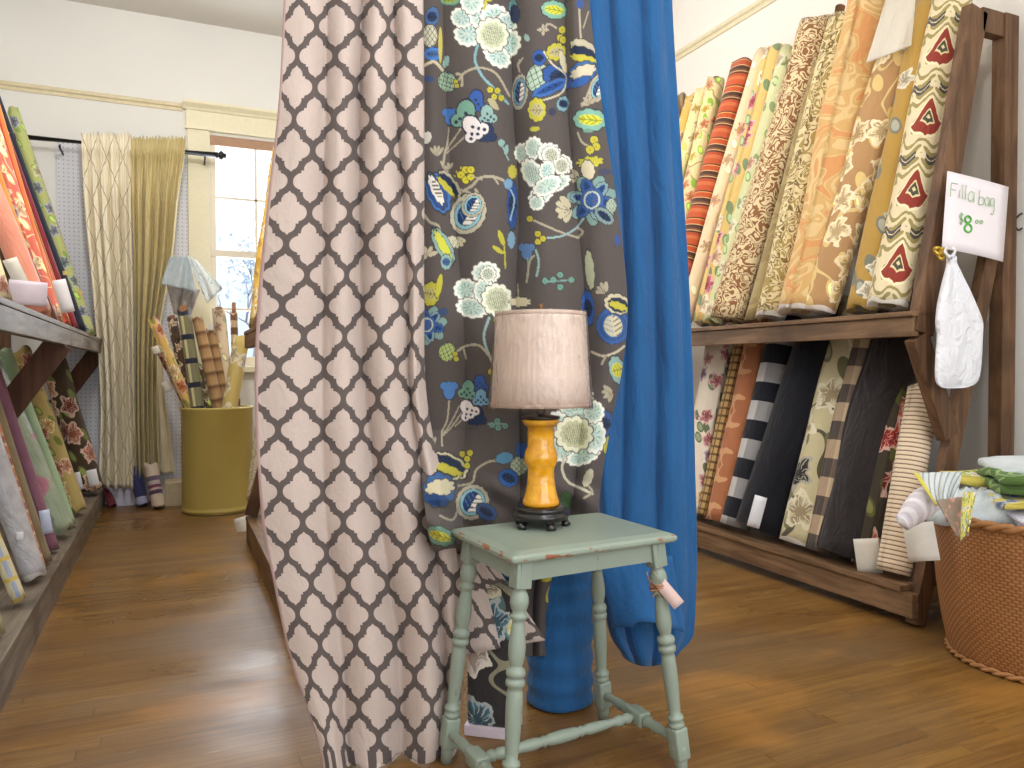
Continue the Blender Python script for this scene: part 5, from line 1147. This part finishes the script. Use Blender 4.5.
W1 = [[(392, 345), (388, 385), (386, 420)], [(392, 345), (425, 352)], [(390, 380), (415, 386)], [(437, 385), (434, 425)], [(455, 355), (452, 432)], [(472, 358), (468, 436)],
      [(516, 400), (500, 392), (486, 410), (488, 438), (504, 444), (516, 424), (518, 400), (516, 450)],
      [(548, 385), (542, 464)], [(544, 430), (560, 422), (572, 440), (564, 464), (544, 462)],
      [(600, 430), (586, 424), (576, 444), (582, 468), (596, 466), (602, 434), (602, 474)],
      [(626, 432), (612, 430), (606, 450), (612, 472), (624, 466), (628, 434), (626, 490), (620, 518), (608, 512)]]
W2 = [[(456, 520), (444, 518), (440, 532), (452, 546), (454, 560), (440, 562)], [(448, 508), (446, 574)]]
W3 = [[(496, 536), (482, 526), (468, 538), (470, 556), (484, 568), (500, 584), (500, 606), (484, 616), (466, 604), (466, 586), (482, 568), (498, 552), (498, 538)]]
W4 = [[(532, 548), (524, 556), (530, 566), (540, 560), (536, 549)], [(556, 550), (548, 558), (554, 568), (564, 562), (560, 551)]]
stroke([[c2(*q) for q in s_] for s_ in W1], .0018, gr1, 'lettering_fill_a_bag'); stroke([[c2(*q) for q in s_] for s_ in W2], .0028, gr1, 'dollar_sign'); stroke([[c2(*q) for q in s_] for s_ in W4[:1]], .0026, gr1, 'zero'); stroke([[c2(*q) for q in s_] for s_ in W4[1:]], .0026, gr1, 'zero'); stroke([[c2(*q) for q in s_] for s_ in W3], .0044, gr2, 'numeral_eight')
# plastic bag hanging from a gold bow
t = T('white_plastic', 'Object'); n = t.noise(t.u, t.v, 14, 4, .6, 1.0, c=t.w); t.bump(n, .8, .02); bagm = t.done(t.mix(n, (226, 226, 234), (244, 244, 248)), .38, .4); t.bs.inputs['Subsurface Weight'].default_value = 0
bgt = thing('plastic_bag', 'white knotted plastic bag hanging under the paper sign', 'bag', on(950, 256, 1, 2.22))
prof = [  # y px, left px, right px, thickness
 (254, 948, 953, .008), (258, 947, 955, .012), (262, 949, 953, .010), (268, 947, 957, .02), (280, 943, 962, .03), (292, 941, 968, .04), (305, 937, 973, .045), (318, 935, 979, .05), (328, 934, 980, .05), (332, 937, 979, .05), (350, 935, 979, .05), (370, 934, 978, .045), (382, 934, 976, .035), (386, 937, 970, .02), (388.5, 942, 962, .006)]
bm = bmesh.new(); n = 36; rings = []
for y, l, r, th in prof:
    a = on(l, y, 1, 2.215); b = on(r, y, 1, 2.215); c = (a+b)/2; hw = (b-a).length/2; ring = []
    for i in range(n):
        an = 2*PI*i/n; k = 1+.10*math.sin(an*5+y*.05)*min(1, (y-254)/30)+.05*math.sin(an*9-y*.09)*min(1, (y-254)/30)
        ring.append(bm.verts.new(Vector((c.x+hw*math.cos(an)*(.94+.06*k), 2.215+th*.8*math.sin(an)*k-.012*math.cos(an*2), c.z))))
    rings.append(ring)
for j in range(len(rings)-1):
    for i in range(n): bm.faces.new((rings[j][i], rings[j+1][i], rings[j+1][(i+1) % n], rings[j][(i+1) % n]))
bm.faces.new(rings[0]); bm.faces.new(rings[-1][::-1]); o = obj('bag_body', bm, bagm, bgt); m_ = o.modifiers.new('s', 'SUBSURF'); m_.levels = m_.render_levels = 1
bm = bmesh.new()
for s_ in (-1, 1): tube(bm, catmull([on(950, 258, 1, 2.21), on(950+s_*5, 252, 1, 2.20), on(950+s_*3, 247, 1, 2.21)], 5), [.010, .008, .007, .006, .006, .005, .005, .004, .004, .004, .003], 8)
obj('knot', bm, bagm, bgt)
hk = thing('ribbon_bow', 'small gold ribbon bow on the rack post left of the bag knot', 'bow', on(940, 253, 1, 2.24)); goldm = plain('gold_ribbon', (206, 170, 70), .25, .5, .7)
bm = bmesh.new()
for cx, cy, w_ in ((938, 251, 4), (941, 256, 3.5), (943, 252, 3)):
    tube(bm, catmull([on(cx-w_, cy-1, 1, 2.235), on(cx-w_*.3, cy-3.4, 1, 2.225), on(cx+w_, cy-1, 1, 2.23), on(cx, cy+3, 1, 2.225), on(cx-w_, cy-1, 1, 2.235)], 6), .008, 6)
obj('ribbon', bm, goldm, hk)
bm = bmesh.new(); h0 = on(1019, 222, 1, 2.2); X0 = XR
for_y = on(1022, 224, 0, XR-.004)
bm = bmesh.new(); tube(bm, catmull([for_y+Vector((.0, 0, .05)), for_y+Vector((-.03, 0, .035)), for_y+Vector((-.055, 0, -.0)), for_y+Vector((-.03, 0, -.03)), for_y+Vector((-.0, 0, -.02))], 6), .0045, 8)
o = obj('wall_hook', bm, M['black']); origin_to(o, for_y); tag(o, 'small dark metal hook on the right wall near the picture\'s edge', 'hook')

# ------------------------------------------------------------------ wicker basket with remnants
BC = Vector((3.11, 1.86, 0)); RB, RT, BH = .32, .385, .57
t = T('woven_wicker'); a = t.u/.026; b = t.v/.0125; row = t.m('FLOOR', b); sh = t.frac(row*.5)
wx = t.sin((a+sh)*2*PI); wy = t.sin(t.frac(b)*PI); hgt = (wx*.5+.5)*wy
n = t.noise(t.u, t.v, 12, 3, .6); c = t.mix(n, (146, 96, 54), (172, 120, 72)); c = t.mix(t.sm(hgt, .0, .22), (126, 80, 46), c); t.bump(hgt, .35, .005); wick = t.done(c, .5, .35)
bk = thing('wicker_basket', 'round brown wicker basket heaped with fabric remnants at the right edge', 'basket', BC)
def brad(z): k = z/BH; return RB+(RT-RB)*(k**.8)+.012*math.sin(k*PI)
bm = bmesh.new(); lathe(bm, [(RB*.5, .012), (RB-.01, .01)]+[(brad(BH*k/24), .012+(BH-.012)*k/24) for k in range(25)]+[(RT-.02, BH-.01), (RT-.03, BH-.08), (RB-.03, .05)], BC, 96, cap=False, rfun=lambda a, z: 1+.006*math.sin(a*3)); obj('basket_body', bm, wick, bk)
def ringtube(R, z, r, strands, name, tw):
    bm = bmesh.new()
    for s_ in range(strands):
        pts = []
        for i in range(181):
            a = 2*PI*i/180; ph = tw*a+2*PI*s_/strands; pts.append(BC+Vector(((R+r*.8*math.cos(ph))*math.cos(a), (R+r*.8*math.cos(ph))*math.sin(a), z+r*.8*math.sin(ph))))
        tube(bm, pts, r, 7, False)
    return obj(name, bm, plain('wicker_rim', (158, 110, 66), .5, .3, var=.12, sc=60), bk)
ringtube(RB+.004, .014, .008, 2, 'foot_ring', 22); ringtube(RT-.004, BH-.004, .012, 2, 'rim', 20)
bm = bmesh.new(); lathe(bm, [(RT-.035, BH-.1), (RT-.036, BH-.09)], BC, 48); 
obj('inner_fill', bm, plain('grey_fill_cloth', (150, 150, 150), .9, .1), bk)  # plain grey disc filling the basket under the remnants
bd = depth(BC+Vector((0, 0, BH)))
f_green = fab('palm_leaf_print', lambda t: t.mix(t.abs(t.frac(t.u/.045+t.abs(t.frac(t.v/.16)-.5)*2.2)-.5) < .16, (84, 112, 58), (140, 168, 98)))
f_yel = fab('yellow_floral_print', lambda t: floral(t, (208, 192, 92), [(110, 130, 180), (96, 150, 90), (236, 236, 220)], 14, .44, (90, 140, 70)))
f_gw = fab('grey_white_cloth', lambda t: t.mix(t.noise(t.u, t.v, 10), (176, 184, 186), (216, 222, 222)))
f_rib = fab('ribbed_white', lambda t: t.mix(t.sin(t.u*260.0) > .2, (214, 206, 214), (236, 232, 236)))
f_tp = fab('taupe_remnant', lambda t: t.mix(t.sm(t.noise(t.u, t.v, 7, 1), .55, .6), (150, 132, 116), (196, 150, 130)))
def folded(name, label, c, w, d, h, layers, mat, rz, seed, tilt=0.0):
    """a folded remnant: a soft stack of rounded layers"""
    rnd = random.Random(seed); root = thing(name, label, 'fabric', c, 'remnants heaped in the wicker basket')
    R3 = Matrix.Rotation(rz, 3, 'Z') @ Matrix.Rotation(tilt, 3, 'Y'); bm = bmesh.new(); uv = uvl(bm); nseg = 14; pts = []
    for L in range(layers):
        z0 = h*L/layers; z1 = h*(L+.92)/layers; zc = (z0+z1)/2; rz_ = (z1-z0)/2
        ww = w*(1+rnd.uniform(-.06, .06))/2; sx = rnd.uniform(-.01, .01); rows = []
        K_ = 22
        for j in range(13):
            y = -d/2+d*j/12; ring = []
            for i in range(K_):
                a = 2*PI*i/K_; x = (ww-rz_)*max(-1, min(1, 1.6*math.cos(a)))+rz_*math.cos(a)*.8; z = zc+rz_*math.sin(a)*(1+.0)+.012*math.sin(x*14+y*9+seed)+.007*math.sin(y*25+L)
                yy = y+.012*math.sin(x*17+L*2)
                ring.append(bm.verts.new(c+R3 @ Vector((x+sx, yy, z))))
            rows.append(ring)
        for j in range(12):
            for i in range(K_):
                f = bm.faces.new((rows[j][i], rows[j][(i+1) % K_], rows[j+1][(i+1) % K_], rows[j+1][i]))
                for lp in f.loops: q_ = R3.inverted() @ (lp.vert.co-c); lp[uv].uv = (q_.x+q_.z*.8, q_.y+q_.z)
        bm.faces.new(rows[0][::-1]); bm.faces.new(rows[-1])
    obj('cloth', bm, mat, root); return root
def bp_(x, y, dd_): return at(x, y, bd+dd_)
def inb(x, y, z): return Vector((BC.x+x, BC.y+y, z))
folded('folded_remnant', 'folded pale lilac remnant lying over the rim under the basket\'s heap', inb(-.02, -.17, BH-.01), .56, .30, .06, 3, fab('lilac_cloth', lambda t: (206, 202, 214)), math.radians(-34), 3)
folded('folded_remnant', 'yellow floral remnant folded beneath the green palm-leaf one', inb(-.05, -.12, BH+.055), .54, .26, .03, 1, f_yel, math.radians(-36), 11)
folded('folded_remnant', 'green palm-leaf print remnant folded on top of the basket', inb(-.03, -.05, BH+.085), .46, .28, .085, 2, f_green, math.radians(-38), 5, .04)
folded('folded_remnant', 'grey-white folded remnant on top of the palm-leaf one', inb(.0, .02, BH+.17), .40, .22, .04, 1, f_gw, math.radians(-34), 8)
folded('crumpled_remnant', 'bright yellow remnant peeping out behind the crumpled grey-white one', inb(-.17, .19, BH+.12), .20, .14, .04, 1, f_yel, math.radians(-30), 17)
def heap(name, label, c, rx, ry, h, mat, seed, rz=0.0):
    """a crumpled heap: a low dome broken up by folds"""
    rnd = random.Random(seed); ph = [rnd.uniform(0, 6) for _ in range(6)]; bm = bmesh.new(); uv = uvl(bm); nr, na = 22, 96; R3 = Matrix.Rotation(rz, 3, 'Z'); rings = []
    for j in range(nr+1):
        k = j/nr; ring = []
        for i in range(na):
            a = 2*PI*i/na; e = 1+.14*math.sin(a*3+ph[0])+.08*math.sin(a*7+ph[1])
            x = rx*k*e*math.cos(a); y = ry*k*e*math.sin(a); z = h*(1-k**2.4)+h*.28*(1-abs(math.sin(a*3.5+3*math.sin(k*4+ph[2])+ph[3])))**1.5*min(1, k*2.2)-h*.12*abs(math.sin(x*30+y*44+ph[4]))
            ring.append(bm.verts.new(c+R3 @ Vector((x, y, z-(.03 if j == nr else 0)))))
        rings.append(ring)
    for j in range(nr):
        for i in range(na):
            q = (rings[j][i], rings[j+1][i], rings[j+1][(i+1) % na], rings[j][(i+1) % na])
            if j == 0 and False: continue
            f = bm.faces.new(q)
            for lp in f.loops: w_ = lp.vert.co-c; lp[uv].uv = (w_.x*1.2, w_.y*1.2+w_.z)
    bm.faces.new(rings[nr]); bmesh.ops.remove_doubles(bm, verts=bm.verts[:], dist=.0004); bmesh.ops.recalc_face_normals(bm, faces=bm.faces[:])
    o = obj(name, bm, mat); origin_to(o, c); return tag(o, label, 'fabric', 'remnants heaped in the wicker basket')
heap('crumpled_remnant', 'crumpled grey-white remnant at the basket\'s left rim', inb(-.24, .10, BH-.0), .12, .17, .10, f_gw, 14, .3)
cloth('hanging_remnant', 'taupe remnant corner hanging down over the basket rim', 'fabric', [(936, 500, .04), (972, 496, .0), (968, 536, -.03), (957, 537, -.03)], f_tp, depth(inb(-.28, -.25, BH))-.06, relief=.01, wav=1, group='remnants heaped in the wicker basket')
cloth('hanging_remnant', 'yellow floral remnant edge trailing over the basket rim', 'fabric', [(963, 492, .0), (976, 492, .0), (968, 532, -.04), (960, 541, -.03)], f_yel, depth(inb(-.25, -.28, BH))-.08, relief=.008, wav=1, group='remnants heaped in the wicker basket', seed=3)
cloth('hanging_remnant', 'grey-white remnant with a yellow underside fanned over the left rim', 'fabric', [(914, 473, .1), (962, 472, .12), (955, 503, -.02), (936, 506, .03)], fab('grey_yellow_edge', lambda t: t.mix(t.m('LESS_THAN', t.u, .05), t.mix(t.sin(t.u*90.0+t.v*30.0) > .6, (206, 212, 212), (150, 160, 166)), (214, 200, 90))), depth(inb(-.3, -.1, BH))-.04, relief=.03, wav=1.6, group='remnants heaped in the wicker basket', seed=6)
bm = bmesh.new(); uv = uvl(bm); dr_ = depth(inb(-.36, .02, BH))
pr = [at(941, 494, dr_+.06), at(931, 497, dr_-.0), at(920, 506, dr_-.03), at(908, 518, dr_-.03), at(900, 524, dr_-.03)]
pts_ = catmull(pr, 6); tube(bm, pts_, [.034+.018*math.sin(min(1, i/len(pts_)*1.3)*PI)-(.02 if i > len(pts_)-3 else 0) for i in range(len(pts_))], 18)
for f in bm.faces:
    for lp in f.loops: q_ = lp.vert.co-pr[0]; lp[uv].uv = (q_.length, q_.z)
o = obj('rolled_remnant', bm, f_rib); origin_to(o, pr[2]); tag(o, 'ribbed white rolled remnant poking out over the basket\'s left rim', 'fabric', 'remnants heaped in the wicker basket')
cpx = at(921, 542, dr_+.12)
o = card(cpx, .11, .15, 10, None, None, 'card', 'hang_tag'); origin_to(o, cpx); tag(o, 'blank cream paper tag hanging between the ticking bolt and the basket', 'price tag')

# ------------------------------------------------------------------ light, camera, finish
wd = bpy.data.worlds.new('World'); SC.world = wd; wd.use_nodes = True
wn = wd.node_tree.nodes; wn.clear(); wo = wn.new('ShaderNodeOutputWorld'); wb = wn.new('ShaderNodeBackground')
wb.inputs[0].default_value = (.86, .93, 1, 1); wb.inputs[1].default_value = 2.2; wd.node_tree.links.new(wb.outputs[0], wo.inputs[0])
def area(name, loc, rot, sx, sy, power, col):
    L = bpy.data.lights.new(name, 'AREA'); L.shape = 'RECTANGLE'; L.size = sx*S; L.size_y = sy*S; L.energy = power; L.color = col
    o = bpy.data.objects.new(name, L); COL.objects.link(o); o.location = loc; o.rotation_euler = rot; return o
area('front_fill_light', (1.2, YF+.05, 2.1), (math.radians(-90), 0, math.radians(180)), 3.4, 2.6, 30, (.95, .97, 1))  # area light added at the unseen front opening for fill and highlights
area('window_daylight', (.88, YB+.3, 2.3), (math.radians(-90), 0, 0), 1.1, 2.0, 42, (.86, .93, 1))
def globe(x, y, z, p):  # globes and point lights added out of view to brighten walls and ceiling
    g = thing('added_fill_globe', 'added white globe hung out of view to brighten the walls and ceiling', 'lamp', (x, y, z), 'added fill globes')
    bm = bmesh.new(); lathe(bm, [(.02, .13), (.06, .12), (.11, .06), (.125, 0), (.11, -.06), (.06, -.11), (.01, -.125)], (x, y, z), 24); t = T('fill_globe_glass', 'Object'); m = t.done((250, 246, 236), .4); t.bs.inputs['Emission Color'].default_value = (1, .96, .9, 1); t.bs.inputs['Emission Strength'].default_value = 5
    obj('glass_globe', bm, m, g); bm = bmesh.new(); tube(bm, [Vector((x, y, z+.13)), Vector((x, y, ZC))], .006, 8); obj('stem', bm, M['black'], g)
    L = bpy.data.lights.new('fill_point_light', 'POINT'); L.energy = p; L.color = (1, .97, .93); L.shadow_soft_size = .14*S; o = bpy.data.objects.new('fill_point_light', L); COL.objects.link(o); o.location = (x, y, z-.3)
globe(.9, .6, 3.75, 38); globe(-.1, 4.3, 3.78, 44); globe(1.9, 4.2, 3.78, 24)
cam = bpy.data.cameras.new('camera'); co = bpy.data.objects.new('camera', cam); COL.objects.link(co)
cam.sensor_width = 36; cam.lens = FPX/1024*36; cam.clip_start = .02
co.matrix_world = Matrix(((CR.x, CU.x, -CF.x, 0), (CR.y, CU.y, -CF.y, 0), (CR.z, CU.z, -CF.z, 0), (0, 0, 0, 1)))
co.location = CAM*S
SC.camera = co
for o in SC.objects:
    if o.parent is None and o.type in ('MESH', 'EMPTY', 'LIGHT', 'CURVE'):
        o.location = Vector(o.location)*S
        if o.type != 'LIGHT': o.scale = Vector(o.scale)*S
vs = SC.view_settings; vs.view_transform = 'Standard'; vs.look = 'None'; vs.gamma = 1; vs.use_curve_mapping = False; vs.exposure = 0.0
